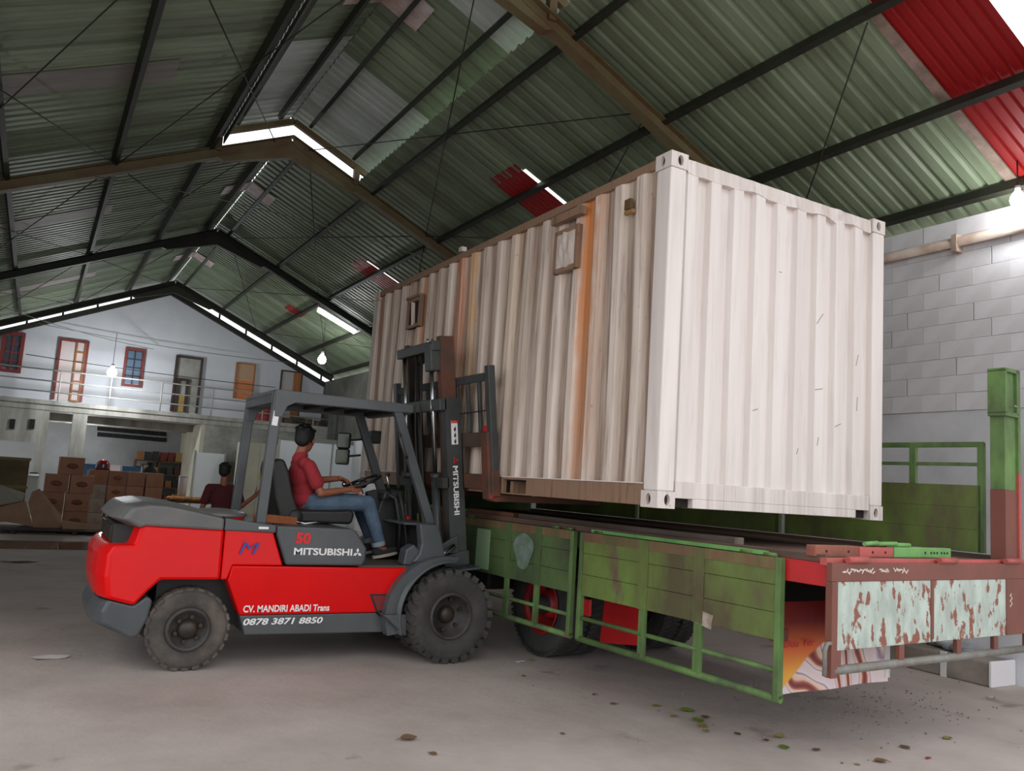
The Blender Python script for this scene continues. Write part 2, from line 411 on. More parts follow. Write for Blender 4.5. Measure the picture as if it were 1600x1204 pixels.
# white sheets patched over the ridge
M_patch = mat('white_patch_sheet', (222, 214, 214), 0.6, col2=(180, 140, 126), scale=3, amount=0.8)
for py_, up in ((9.6, RAISE), (17.6, 0), (24.5, 0)):
    w = 0.62
    m = CB()
    prof = [(RX - .52, zr(RX - .52) + up - .035), (RX, RZ + up - .035), (RX + .52, zr(RX + .52) + up - .035), (RX + .52, zr(RX + .52) + up - .02), (RX, RZ + up - .02), (RX - .52, zr(RX - .52) + up - .02)]
    m.prism(prof, py_ - w / 2, py_ + w / 2); m.build('ridge_patch', M_patch, ceil)
# paler replacement sheets lapped under the left slope
def under_sheet(xa, xb, ya, yb):
    d = .014
    CB().add([(xa, ya, zr(xa) - d), (xb, ya, zr(xb) - d), (xb, yb, zr(xb) - d), (xa, yb, zr(xa) - d), (xa, ya, zr(xa) - d + .006), (xb, ya, zr(xb) - d + .006), (xb, yb, zr(xb) - d + .006), (xa, yb, zr(xa) - d + .006)],
             [(0, 3, 2, 1), (4, 5, 6, 7), (0, 1, 5, 4), (1, 2, 6, 5), (2, 3, 7, 6), (3, 0, 4, 7)]).build('lapped_sheet', mat('faded_pink_grey_sheet', (150, 142, 138), .6, col2=(120, 118, 110), scale=1.5, amount=.8, stretch=(.4, 3, 1)), ceil)
under_sheet(-2.0, 1.0, 10.55, 11.2); under_sheet(-2.0, .75, 17.2, 17.9); under_sheet(-1.6, .85, 24.0, 24.7)
# bracing rods under the sheets
def rod(a, b, r=0.009): CB().tube([a, b], r, 5).build('brace_rod', M_steel, ceil)
for y0, y1 in ((2.4, 7.5), (7.5, 14.1), (14.1, 21.0), (21.0, 28.0)):
    for s in (1, -1):
        if s > 0 and y0 < 3:
            rod((6.3, 4.66, zr(6.3) - .17), (8.5, 7.4, zr(8.5) - .17)); continue
        xa = RX + s * 0.3; xm = RX + s * 2.7; xe = RX + s * 5.3
        for x0, x1 in ((xa, xm), (xm, xe)):
            rod((x0, y0, zr(x0) - .17), (x1, y1, zr(x1) - .17)); rod((x0, y1, zr(x0) - .19), (x1, y0, zr(x1) - .19))
def wire(name, pts, r, label, m=None):
    o = MB(pts[0]).tube(pts, r, 5).build(name, m or mat('grey_wire', (120, 122, 112), 0.6), None, loc=pts[0]); return tag(o, label, 'cable')
def sag(a, b, s, n=12):
    a, b = Vector(a), Vector(b)
    return [a + (b - a) * (i / n) - Vector((0, 0, s * 4 * (i / n) * (1 - i / n))) for i in range(n + 1)]
wire('cable', sag((0.3, 13.9, 6.0), (7.6, 13.9, 5.55), -0.25), 0.008, 'pale cable strung under the rafter that carries the raised roof edge')
wire('cable', sag(at(0, 478, 26), at(240, 545, 28.6), 0.1), 0.010, 'thin dark cable high on the bluish gable wall')
wire('cable', sag(at(60, 505, 28.6), at(470, 568, 28.6), 0.12), 0.010, 'long sagging cable across the whole gable wall')
wire('cable', sag(at(40, 553, 27.5), at(430, 605, 27.5), 0.05), 0.012, 'dark cable running just above the balcony railing', M_steel)
# pipe along the right wall
pm = MB((XR - .09, 3, 4.72))
pm.tube([(XR - .09, YF, 4.72), (XR - .09, 20, 4.72)], 0.055, 10)
pipe = tag(pm.build('wall_pipe', M_pipe, None, loc=(XR - .09, 3, 4.72)), 'dusty pink pipe running high along the block wall', 'pipe')
for yy in (3.9, 5.25, 6.9): MB((XR - .09, 3, 4.72)).span((XR - .15, yy - .03, 4.6), (XR, yy + .03, 4.80)).build('pipe_bracket', M_pipe, pipe)
# kerb at the foot of the right wall
kb = MB((8.58, 5, 0)).span((8.36, 4.72, 0), (8.78, 12, 0.24))
kerb = tag(kb.build('concrete_kerb', mat('dirty_kerb', (168, 160, 150), 0.9, col2=(120, 108, 98), scale=2, amount=0.9), None, 0.02, loc=(8.58, 5, 0)), 'low dirty concrete kerb at the foot of the right wall', 'kerb')
MB((8.58, 5, 0)).span((8.345, 4.69, 0.0), (8.78, 4.722, 0.25)).build('white_end', mat('white_paint', (232, 230, 232), 0.6), kerb, 0.01)
MB((8.58, 5, 0)).span((8.35, 5.16, 0.0), (8.37, 5.22, 0.25)).build('white_stripe', MATS['white_paint'], kerb)
rag = MB((8.55, 5.1, .24))
for i in range(5):
    rag.ball((8.50 + i * .06, 5.0 + i * .12, .27 + .02 * (i % 2)), 0.11, 10, 6, (1.2, 1, .45))
tag(rag.build('crumpled_sheet', mat('grey_plastic', (122, 128, 132), 0.45, col2=(210, 210, 214), scale=5, amount=0.5), None, loc=(8.55, 5.1, .24)), 'crumpled grey plastic sheet lying on the kerb', 'plastic sheet')

# ---------------------------------------------------------------- upper storey: doors, windows, railing
M_glass = mat('dim_glass', (70, 84, 96), 0.08, spec=0.8)
M_leafw = mat('white_door', (226, 214, 214), 0.6)
M_inside = mat('room_inside_pale', (205, 198, 196), 0.8)
def opening(name, label, TL, TR, BL, BR, frame_m, fw=0.07):
    a, b, c, d = (at(*p, YB) for p in (TL, TR, BL, BR))
    x0, x1 = (a.x + c.x) / 2, (b.x + d.x) / 2; z1, z0 = (a.z + b.z) / 2, (c.z + d.z) / 2
    r = empty(name, ((x0 + x1) / 2, YB, z0), label=label, kind='structure')
    def part(nm, xa, xb, za, zb, ya, yb, m):
        return MB(r.location).span((xa, YB + ya, za), (xb, YB + yb, zb)).build(nm, m, r)
    part('frame_post', x0, x0 + fw, z0, z1, -.10, .02, frame_m); part('frame_post', x1 - fw, x1, z0, z1, -.10, .02, frame_m)
    part('frame_head', x0 + fw, x1 - fw, z1 - fw, z1, -.10, .02, frame_m)
    return r, part, x0 + fw, x1 - fw, z0, z1 - fw
def panes(part, x0, x1, z0, z1, nx, nz, m, bar_m, t=0.035):
    dx, dz = (x1 - x0) / nx, (z1 - z0) / nz
    for i in range(nx):
        for j in range(nz): part('pane', x0 + i * dx + t / 2, x0 + (i + 1) * dx - t / 2, z0 + j * dz + t / 2, z0 + (j + 1) * dz - t / 2, -.05, -.035, m)
    for i in range(1, nx): part('glazing_bar', x0 + i * dx - t / 2, x0 + i * dx + t / 2, z0, z1, -.075, -.03, bar_m)
    for j in range(1, nz): part('glazing_bar', x0, x1, z0 + j * dz - t / 2, z0 + j * dz + t / 2, -.07, -.03, bar_m)
r, P, x0, x1, z0, z1 = opening('window_1', 'red-framed casement window at the left end of the gable wall', (4, 517), (41, 520), (-3, 580), (32, 583), M_redframe, 0.1)
P('sill', x0, x1, z0, z0 + .1, -.1, .02, M_redframe); panes(P, x0, x1, z0 + .1, z1, 2, 4, M_glass, M_redframe, 0.05)
r, P, x0, x1, z0, z1 = opening('door_1', 'open red-framed balcony door with a ladder-like glazed leaf', (93, 528), (141, 534), (81, 624), (127, 627), M_redframe)
P('door_backing', x0, x1, z0, z1, -.02, .01, M_leafw)
xm = x0 + (x1 - x0) * .58
P('leaf_stile', xm, xm + .05, z0, z1, -.08, -.03, M_wood); P('leaf_stile', x1 - .05, x1, z0, z1, -.08, -.03, M_wood)
for j in range(6): P('leaf_rail', xm + .05, x1 - .05, z0 + (z1 - z0) * j / 6 - .02, z0 + (z1 - z0) * j / 6 + .03, -.08, -.03, M_wood)
r, P, x0, x1, z0, z1 = opening('window_2', 'red-framed blue-tinted window beside the middle of the gable', (197, 543), (228, 547), (188, 602), (220, 606), M_redframe, 0.075)
P('sill', x0, x1, z0, z0 + .08, -.1, .02, M_redframe); panes(P, x0, x1, z0 + .08, z1, 2, 4, mat('blue_glass', (108, 132, 158), 0.08, spec=0.8), mat('dark_bar', (52, 50, 60), 0.5), 0.04)
r, P, x0, x1, z0, z1 = opening('door_2', 'tall dark-framed balcony door with a brown cupboard behind it', (276, 555), (317, 559), (264, 643), (309, 645), mat('dark_brown_frame', (62, 46, 40), 0.5))
P('door_backing', x0, x1, z0, z1, -.02, .01, mat('pale_grey_leaf', (176, 176, 172), 0.6, col2=(140, 138, 132), scale=2, amount=.8))
xm = x0 + (x1 - x0) * .60; zm = z0 + (z1 - z0) * .62
P('cupboard_side', x0 + .02, x0 + .14, z0, zm, -.09, -.02, MATS['dark_brown_frame']); P('cupboard_side', xm - .1, xm, z0, zm, -.09, -.02, MATS['dark_brown_frame']); P('cupboard_top', x0 + .02, xm, zm - .08, zm, -.095, -.02, MATS['dark_brown_frame'])
P('cupboard_front', x0 + .14, xm - .1, z0, z0 + (zm - z0) * .52, -.06, -.02, mat('mustard_wood', (176, 146, 84), 0.6))
r, P, x0, x1, z0, z1 = opening('window_3', 'orange wooden shutter window right of the dark door', (370, 566), (399, 569), (363, 622), (394, 625), M_wood, 0.04)
P('shutter', x0, x1, z0, z0 + (z1 - z0) * .55, -.06, .0, mat('orange_ply', (220, 138, 84), 0.6)); P('shutter_top', x0, x1, z0 + (z1 - z0) * .57, z1, -.05, .0, mat('pale_ply', (196, 160, 128), 0.6))
for j in range(6): P('louvre', x0, x1, z0 + .05 + j * .10, z0 + .065 + j * .10, -.07, -.06, M_wood)
r, P, x0, x1, z0, z1 = opening('door_3', 'half-open balcony door with an orange wooden edge by the roof corner', (442, 577), (475, 583), (428, 662), (462, 664), mat('dark_brown_frame', (0, 0, 0)), 0.05)
P('door_leaf', x0, x0 + (x1 - x0) * .6, z0, z1, -.06, -.02, mat('grey_leaf', (188, 184, 184), 0.6)); P('door_edge', x0 + (x1 - x0) * .6, x1, z0, z1, -.09, -.02, M_wood)

rl = empty('balcony_railing', (3, YS + .02, zs), label='white three-rail metal railing along the balcony edge', cat='railing')
M_rail = mat('pale_rail_paint', (178, 178, 174), 0.5)
for pxl, hz in ((0, 0.93), (1, 0.60), (2, 0.28)):
    MB(rl.location).tube([(XL, YS + .03, zs + hz), (XR - .05, YS + .03, zs + hz)], 0.022, 6).build('rail', M_rail, rl)
for i in range(8):
    c = at(91 + i * 80.5, 620, YS); MB(rl.location).tube([(c.x, YS + .03, zs), (c.x, YS + .03, zs + .95)], 0.022, 6).build('railing_post', M_rail, rl)
def tank(name, px_, py0, py1, Y, w, m, label, cat):
    c = at(px_, py1, Y); t = at(px_, py0, Y); h = t.z - c.z; r = w / 2
    root = empty(name, (c.x, Y, c.z), label=label, cat=cat)
    MB().lathe([(0, 0), (r * .93, 0), (r, h * .06), (r, h * .28), (r * .96, h * .31), (r, h * .34), (r, h * .62), (r * .96, h * .65), (r, h * .68), (r * .98, h * .80), (r * .6, h * .86), (0, h * .86)], (0, 0, 0), 'z', 20).build('body', m, root)
    MB().lathe([(0, h * .85), (r * .5, h * .85), (r * .5, h), (0, h)], (0, 0, 0), 'z', 16).build('lid', m, root)
    return root
tb = tank('water_tank', 409, 632, 672, 28.3, 0.78, mat('faded_red_plastic', (158, 44, 44), 0.5), 'faded red plastic water tank standing on the balcony', 'tank')
tb.location.z = zs
# clutter on the balcony by the tank
for i, (xx, yy, s_, cc) in enumerate(((448, 668, .26, (120, 104, 84)), (463, 668, .34, (92, 84, 70)), (480, 670, .30, (134, 120, 100)), (496, 672, .26, (110, 100, 92)))):
    c = at(xx, yy, 28.2); r = empty('crate', (c.x, 28.2, zs), rz=.2 * i, label=['small brown crate', 'dark olive crate', 'tan crate', 'grey-brown crate'][i] + ' left on the balcony above the white panel', cat='crate')
    m = mat('crate_%d' % i, cc, 0.8); w = s_
    for k in range(3): MB().span((-w / 2, -w / 2, .02 + k * w * .3), (w / 2, -w / 2 + .02, .02 + k * w * .3 + w * .22)).build('slat', m, r); MB().span((-w / 2, w / 2 - .02, .02 + k * w * .3), (w / 2, w / 2, .02 + k * w * .3 + w * .22)).build('slat', m, r)
    for sx in (-1, 1): MB().span((sx * w / 2 - .01, -w / 2, 0), (sx * w / 2 + .01, w / 2, w * .9)).build('end_board', m, r)
    MB().span((-w / 2, -w / 2, 0), (w / 2, w / 2, .02)).build('base', m, r)

# ---------------------------------------------------------------- lamps
M_bulb = emit('lit_bulb', (255, 252, 250), 60); M_socket = mat('white_socket', (220, 220, 220), 0.5)
def bulb(loc, r, power, label, up):
    root = empty('light_bulb', loc, label=label, cat='light bulb', group='lit bulbs in the shed')
    MB().lathe([(0, -r), (r * .5, -r * .87), (r * .87, -r * .5), (r, 0), (r * .9, r * .45), (r * .6, r * .95), (r * .32, r * 1.3), (0, r * 1.3)], (0, 0, 0), 'z', 18).build('globe', M_bulb, root)
    MB().lathe([(0, r * 1.25), (r * .36, r * 1.25), (r * .36, r * 2), (0, r * 2)], (0, 0, 0), 'z', 12).build('socket', M_socket, root)
    MB().tube([(0, 0, r * 2), (0, 0, up)], 0.008, 5).build('cord', M_steel, root)
    l = bpy.data.lights.new('bulb_light', 'POINT'); l.energy = power; l.shadow_soft_size = r; l.color = (0.95, 0.98, 1.0)
    lo = bpy.data.objects.new('bulb_light', l); COL.objects.link(lo); lo.parent = root; lo.location = (0, 0, -r * 1.4)
p = at(503, 562, 23); bulb(p, 0.12, 70, 'round lit bulb hanging below the bright tube lamp', zr(p.x) - p.z - .1)
p = at(175, 582, 26.6); bulb(p, 0.13, 200, 'round lit bulb hanging before the balcony railing', 1.2)
p = Vector((8.5, 4.47, 4.95)); bulb(p, 0.075, 16, 'round lit bulb high on the right block wall', zr(p.x) - p.z - .02)
p = at(127, 668, 29.6); bulb(p, 0.07, 60, 'added bulb under the balcony slab, unseen behind the tall column', zs - .27 - p.z)  # added lamp, kept out of sight, brightens the bay below the balcony
a = at(497, 484, 22.2); b = at(556, 520, 22.2)
tl = empty('tube_lamp', (a + b) / 2, label='lit white tube lamp fixed under the right roof slope', cat='lamp')
d = (b - a) / 2
MB().tube([-d, d], 0.055, 10).build('tube', emit('lit_tube', (250, 252, 255), 16), tl)
u = Vector((0, 0, .09)); MB().bar(-d + u, d + u, .16, .05).build('housing', M_socket, tl)
for s in (-1, 1): MB().bar(d * s * .8 + u, d * s * .8 + Vector((0, 0, zr(tl.location.x + d.x * s * .8) - tl.location.z - d.z * s * .8 - .12)), .02, .02, up=(1, 0, 0)).build('hanger', M_steel, tl)

# ---------------------------------------------------------------- lower storey clutter
def box_thing(name, pxc, pyb, Y, w, h, dpt, m, label, cat, rz=0.0, z=None, group=None, tape=True):
    c = at(pxc, pyb, Y); z = c.z if z is None else z
    r = empty(name, (c.x, Y + dpt / 2, z), rz, label, cat, group)
    MB().span((-w / 2, -dpt / 2, 0), (w / 2, dpt / 2, h)).build('carton_body', m, r, 0.008)
    if tape:
        MB().span((-w / 2 - .003, -.03, h * .55), (w / 2 + .003, .03, h + .003)).build('tape', mat('carton_tape', (170, 136, 100), 0.35), r)
        ov = MB().lathe([(0, 0), (w * .25, 0), (w * .25, .003), (w * .21, .003), (w * .21, 0.0005), (0, 0.0005)], (0, 0, 0), 'y', 20).build('printed_oval', mat('carton_print', (150, 94, 72), 0.7), r); ov.location = (0, -dpt / 2 - .003, h * .5); ov.scale = (1, 1, .5)
    return r
M_carton = mat('brown_carton', (190, 140, 112), 0.8, col2=(168, 116, 92), scale=3, amount=.7, rand=.1)
YC = 21.6
def zfl(px_, py_, Y): return at(px_, py_, Y).z
rows = [((92, 810), (120, 812)), ((75, 772), (107, 772)), ((103, 748),)]
# stack of printed cartons left of the column
hbox = 0.42; wbox = .49
lab = [['brown carton with oval print, bottom left of the stack by the short column', 'brown carton with oval print, bottom right of the stack by the short column'],
       ['brown carton with oval print, second from the floor, left', 'brown carton with oval print, second from the floor, right'],
       ['brown carton with oval print, third row up, left', 'brown carton with oval print, third row up, right'], ['brown carton alone on top of the oval-print stack']]
base_x = at(80, 790, YC).x; base_x2 = base_x + .515
for r_ in range(3):
    for c_ in range(2):
        box_thing('carton', 0, 0, YC, wbox, hbox - .005, .45, M_carton, lab[r_][c_], 'carton', rz=random.uniform(-.02, .02), z=r_ * hbox, group='oval-print cartons').location.x = (base_x, base_x2)[c_] + (.05 if r_ == 2 else 0)
box_thing('carton', 0, 0, YC, .5, .40, .42, M_carton, lab[3][0], 'carton', rz=.08, z=3 * hbox, group='oval-print cartons').location.x = at(104, 790, YC).x
# a second, wider wall of cartons to the right
YD = 22.6
cols = [at(148, 790, YD).x + .43 * i for i in range(4)]
hs = [4, 4, 4, 4]
names2 = ['first', 'second', 'third', 'fourth']; rows2 = ['bottom', 'second', 'third', 'top']
for c_, x in enumerate(cols):
    for r_ in range(hs[c_]):
        m = mat('pale_carton', (188, 178, 170), 0.8, col2=(150, 130, 116), scale=4, amount=.8) if c_ == 0 and r_ < 3 else M_carton
        bx = box_thing('carton', 0, 0, YD, .40, .345, .4, m, ('pale' if c_ == 0 and r_ < 3 else 'red-brown') + ' carton, %s column from the left, %s row of the wide carton wall' % (names2[c_], rows2[r_]), 'carton', rz=random.uniform(-.02, .02), z=r_ * .35, group='wide wall of cartons', tape=(r_ > 1 and c_ == 1))
        bx.location.x = x
# loose cardboard sheets in front of the cartons
M_sheet = mat('flat_cardboard', (182, 146, 122), 0.85, col2=(156, 120, 98), scale=1.5, amount=.8)
def board(pts, t, m, label, loc):
    o = MB(loc)
    n = len(pts); pts = [Vector(p) for p in pts]
    nrm = (pts[1] - pts[0]).cross(pts[2] - pts[0]).normalized() * t
    o.add(pts + [p + nrm for p in pts], [tuple(range(n)), tuple(range(2 * n - 1, n - 1, -1))] + [((i + 1) % n, i, n + i, n + (i + 1) % n) for i in range(n)])
    return tag(o.build('cardboard_sheet', m, None, loc=loc), label, 'cardboard', 'loose cardboard sheets')
YE = 20.9
def A(x, y, Y): return tuple(at(x, y, Y))
board([A(0, 792, YE), A(40, 782, YE + .1), A(52, 822, YE - .2), A(0, 812, YE - .2)], .015, M_sheet, 'tan cardboard sheet leaning at the far left before the cartons', A(10, 815, YE))
board([A(50, 768, YE + .3), A(62, 763, YE + .3), A(97, 806, YE + .1), A(95, 824, YE - .2), A(52, 824, YE - .2), A(44, 785, YE + .1)], .015, M_sheet, 'large folded cardboard sheet leaning on the oval-print cartons', A(60, 824, YE))
board([A(97, 812, YE), A(186, 824, YE), A(184, 829, YE - .4), A(97, 826, YE - .4)], .015, M_sheet, 'long narrow cardboard sheet lying before the wide carton wall', A(120, 826, YE))
board([A(0, 757, YE + .4), A(40, 770, YE + .4), A(36, 782, YE + .2), A(0, 788, YE + .2)], .015, mat('grey_cardboard', (168, 162, 150), 0.85), 'grey board propped behind the tan cardboard at far left', A(0, 788, YE))
# pallet-like dark platform the cardboard lies on
pf = empty('pallet', (0.9, 20.6, 0), label='long dark wooden pallet under the cardboard and cartons', cat='pallet')
M_dark = mat('dark_damp_wood', (70, 62, 56), 0.8)
for k in range(5): MB().span((-2.4, -.55 + k * .26, .07), (1.4, -.55 + k * .26 + .2, .10)).build('board', M_dark, pf)
for k in range(4): MB().span((-2.3 + k * 1.15, -.55, 0), (-2.2 + k * 1.15, .7, .07)).build('bearer', M_dark, pf)
# wet patch / plastic sheet on the floor before it
wt = MB((.6, 17.6, 0.006))
pts = [(0.6 + 1.9 * math.cos(t) * (1 + .15 * math.sin(3 * t)), 17.7 + 1.0 * math.sin(t) * (1 + .2 * math.cos(2 * t)), .006) for t in [2 * PI * i / 28 for i in range(28)]]
wt.add(pts, [tuple(range(28))])
tag(wt.build('puddle', mat('wet_floor', (58, 56, 56), 0.06, spec=0.8), None, loc=(.6, 17.6, .006)), 'dark shiny wet patch on the floor behind the forklift', 'puddle')
# wooden crate stack, far left edge
ct = empty('wooden_crate', (at(0, 740, 24).x - .35, 24, 0), label='tall stained plywood crate at the left edge of the picture', cat='crate')
MB().span((-.75, 0, .15), (.95, .8, 1.55)).build('side_sheet', mat('stained_ply', (116, 104, 74), 0.8, col2=(84, 72, 50), scale=2, amount=.9), ct)
for z_ in (.15, .8, 1.50): MB().span((-.78, -.03, z_), (.98, .83, z_ + .07)).build('batten', mat('stained_batten', (136, 122, 90), 0.8), ct)
MB().span((-.75, .05, 0), (.95, .75, .15)).build('foot', M_dark, ct)
# gas hob on a little counter by the short column
hc = at(24, 742, 26.5)
cn = empty('counter', (hc.x, 26.9, 0), label='low white tiled counter left of the short column', cat='counter')
MB().span((-.8, -.3, 0), (.55, .3, hc.z - .03)).build('counter_base', mat('white_tile', (176, 182, 180), 0.35), cn); MB().span((-.83, -.34, hc.z - .03), (.58, .3, hc.z)).build('counter_top', mat('grey_stone', (150, 152, 150), 0.4), cn)
hb = empty('gas_hob', (hc.x + .3, 26.8, hc.z), label='small chrome gas hob on the low counter', cat='hob')
MB().span((-.28, -.16, 0), (.28, .16, .07)).build('hob_body', mat('chrome', (190, 192, 195), 0.2, 1.0), hb, .01)
for s in (-1, 1): MB().lathe([(0, .07), (.1, .07), (.1, .1), (.07, .1), (.07, .08), (0, .08)], (s * .14, 0, 0), 'z', 14).build('burner', M_black, hb)
# blue partition with shelf things behind
bp = at(126, 722, 29.5); bq = at(221, 735, 29.5)
pt = empty('partition', ((bp.x + bq.x) / 2, 29.5, 0), label='blue panel partition with a white notice in the open bay', cat='partition')
hw = (bq.x - bp.x) / 2
for i in range(3): MB().span((-hw + i * hw * 2 / 3 + .01, -.02, .1), (-hw + (i + 1) * hw * 2 / 3 - .01, .02, bp.z - .03)).build('panel', mat('blue_panel', (36, 78, 116), 0.5), pt)
for i in range(4): MB().span((-hw + i * hw * 2 / 3 - .02, -.03, 0), (-hw + i * hw * 2 / 3 + .02, .03, bp.z)).build('upright', mat('alu', (170, 174, 178), .35, .8), pt)
nt_ = at(179, 732, 29.4); MB().span((-.18, -.035, -.13), (.18, -.025, .13)).build('notice', M_leafw, pt).location = (nt_.x - pt.location.x, 0, nt_.z)
# dark shelves with goods against the back wall
sh = at(250, 705, 31.1); shb = empty('goods_shelf', (sh.x, 31.1, 0), label='brown shelf crammed with goods beside the cream room wall', cat='shelf')
M_shelf = mat('brown_shelf', (92, 66, 46), 0.7)
for z_ in (.3, .8, 1.25, 1.7): MB().span((-.75, -.2, z_), (.75, .25, z_ + .04)).build('shelf_board', M_shelf, shb)
for x_ in (-.75, 0, .75): MB().span((x_ - .025, -.2, 0), (x_ + .025, .25, 1.75)).build('upright', M_shelf, shb)
gcol = [(150, 100, 60), (90, 60, 50), (60, 70, 60), (170, 140, 90), (120, 50, 40), (50, 50, 56)]
wd_ = ['tan', 'brown', 'dark green', 'straw-coloured', 'dull red', 'black']; pos = ['left end', 'left', 'middle left', 'middle right', 'right', 'right end']; shn = ['lowest', 'second', 'third', 'top']
for r_, z_ in enumerate((.34, .84, 1.29, 1.74)):
    for k in range(6):
        ci = (k * 5 + r_ * 2 + k // 2) % 6
        box_thing('goods_packet', 0, 0, 31.0, .2, random.uniform(.22, .36), .25, mat('goods_%d' % ci, gcol[ci], .7), '%s packet at the %s of the %s level of the goods shelf' % (wd_[ci], pos[k], shn[r_]), 'packet', z=z_, group='packets on the goods shelf', tape=False).location.x = sh.x - .62 + k * .25
# motorcycle-like dark heap with red helmet: helmet on carton, dark bag
def blob(name, p, sc_, m, label, cat, parts=()):
    o = MB(p).ball(p, 1.0, 18, 12, sc_).build(name, m, None, loc=p); return tag(o, label, cat)
hp = Vector((at(160, 745, YD - .1).x, YD + .18, 4 * .35))
hm = empty('helmet', hp, label='red motorcycle helmet on top of the carton wall', cat='helmet')
MB().lathe([(.15, 0), (.165, .08), (.15, .17), (.10, .235), (0, .26)], (0, 0, 0), 'z', 20).build('shell', mat('red_gloss', (190, 14, 24), .15, coat=.8), hm)
MB().lathe([(.155, .0), (.17, .0), (.17, .03), (.155, .03)], (0, 0, 0), 'z', 20).build('rim', M_black, hm)
MB().lathe([(.168, .06), (.160, .14)], (0, -.004, 0), 'z', 10, PI * 1.2, PI * 1.8).build('visor', M_glass, hm)
bgp = Vector((at(238, 752, YD).x, YD + .80, .0))
bagr = empty('dark_sack', bgp, label='dark green sack slumped behind the carton wall', cat='sack')
MB().lathe([(0, 0), (.26, 0), (.29, .3), (.28, .8), (.24, 1.3), (.14, 1.5), (.06, 1.58), (0, 1.58)], (0, 0, 0), 'z', 18).build('sack_body', mat('dark_green_cloth', (44, 54, 46), .9), bagr)
MB().lathe([(.055, 1.58), (.09, 1.66), (.03, 1.68), (0, 1.66)], (0, 0, 0), 'z', 12).build('tied_neck', MATS['dark_green_cloth'], bagr)
# white upright board behind cartons
tag(MB((at(148, 735, 24).x, 24, 0)).span((at(137, 735, 24).x, 24, .0), (at(156, 735, 24).x, 24.04, at(146, 735, 24).z)).build('white_board', M_leafw, None, .005, loc=(at(148, 735, 24).x, 24, 0)), 'plain white board standing behind the carton wall', 'board')
# work table with orange packets and the white canister
TY = 23.4
t1 = at(258, 781, TY); t2 = at(352, 786, TY)
tb = empty('work_table', ((t1.x + t2.x) / 2, TY + .4, 0), label='dark work table with orange packets behind the forklift hood', cat='table')
hw = (t2.x - t1.x) / 2; tz = (t1.z + t2.z) / 2
MB().span((-hw, -.4, tz - .05), (hw, .4, tz)).build('table_top', M_dark, tb)
for sx in (-1, 1):
    for sy in (-1, 1): MB().span((sx * (hw - .06) - .03, sy * .34 - .03, 0), (sx * (hw - .06) + .03, sy * .34 + .03, tz - .05)).build('leg', M_dark, tb)
M_or = mat('orange_packet', (226, 120, 36), .5, col2=(236, 190, 110), scale=8, amount=.8)
for k in range(9):
    x = at(266 + k * 6, 780, TY).x
    pk = MB((x, TY + .2, tz)); pk.ball((x, TY + .15 + .1 * (k % 3), tz + .06), 1, 10, 6, (.09, .1, .06))
    tag(pk.build('orange_packet', M_or, None, loc=(x, TY + .2, tz)), 'orange plastic packet on the work table, one of a heap', 'packet', 'orange packets heaped on the work table')
cp = at(288, 780, TY); cz = at(288, 746, TY).z - tz
cr = empty('canister', (at(289, 770, TY).x, TY + .55, tz), label='tall white cylindrical canister on the work table', cat='canister')
MB().lathe([(0, 0), (.115, 0), (.115, cz), (.10, cz + .01), (0, cz + .01)], (0, 0, 0), 'z', 20).build('canister_body', M_leafw, cr); MB().lathe([(0, cz), (.12, cz), (.12, cz + .04), (0, cz + .04)], (0, 0, 0), 'z', 20).build('lid', M_leafw, cr)
# shiny white steel door and small desk beside the corner room
d1 = at(307, 706, YS - .15); d2 = at(351, 712, YS - .15)
dr = empty('door_4', ((d1.x + d2.x) / 2, YS - .1, 0), label='shiny white steel door of the corner room', kind='structure')
hw = (d2.x - d1.x) / 2
MB().span((-hw, -.05, .02), (hw, 0, d1.z)).build('door_leaf', mat('glossy_white', (212, 218, 222), .22), dr); MB().span((hw - .14, -.09, 1.0), (hw - .1, -.05, 1.14)).build('handle', MATS['chrome'], dr)
MB().span((-hw - .06, -.06, 0), (-hw, 0, d1.z + .06)).build('jamb', M_conc, dr); MB().span((hw, -.06, 0), (hw + .06, 0, d1.z + .06)).build('jamb', M_conc, dr)
# cream cabinet and long white panel right of it (behind the driver)
ca = at(378, 690, 26.2); cb = at(436, 690, 26.2)
cab = empty('cabinet', ((ca.x + cb.x) / 2, 26.5, 0), label='tall cream cabinet with a faded sticker behind the forklift posts', cat='cabinet')
hw = (cb.x - ca.x) / 2
MB().span((-hw, -.3, .05), (hw, .3, ca.z)).build('cabinet_body', M_cream, cab, .01)
for sx in (-1, 1): MB().span((min(0, sx * hw) + .01, -.32, .08), (max(0, sx * hw) - .01, -.30, ca.z - .03)).build('cabinet_door', M_cream, cab)
MB().span((-.05 + .1, -.325, 1.35), (.28, -.32, 1.6)).build('sticker', mat('yellow_print', (190, 170, 90), .6), cab); MB().span((.1, -.325, .95), (.3, -.32, 1.1)).build('sticker', mat('brown_print', (130, 90, 70), .6), cab)
wa = at(437, 686, 25.2); wb = at(560, 690, 25.2)
wp = empty('partition', ((wa.x + wb.x) / 2, 25.2, 0), label='long glossy white panel partition behind the driver', cat='partition')
hw = (wb.x - wa.x) / 2
for i in range(3): MB().span((-hw + i * hw * 2 / 3 + .004, -.03, .05), (-hw + (i + 1) * hw * 2 / 3 - .004, .03, wa.z)).build('panel', MATS['glossy_white'], wp)
MB().span((-hw, -.05, wa.z), (hw, .05, wa.z + .12)).build('top_rail', mat('dull_green_rail', (120, 126, 116), .6), wp)
for i in range(4): MB().span((-hw + i * hw * 2 / 3 - .03, -.04, 0), (-hw + i * hw * 2 / 3 + .03, .04, wa.z)).build('upright', M_conc, wp)
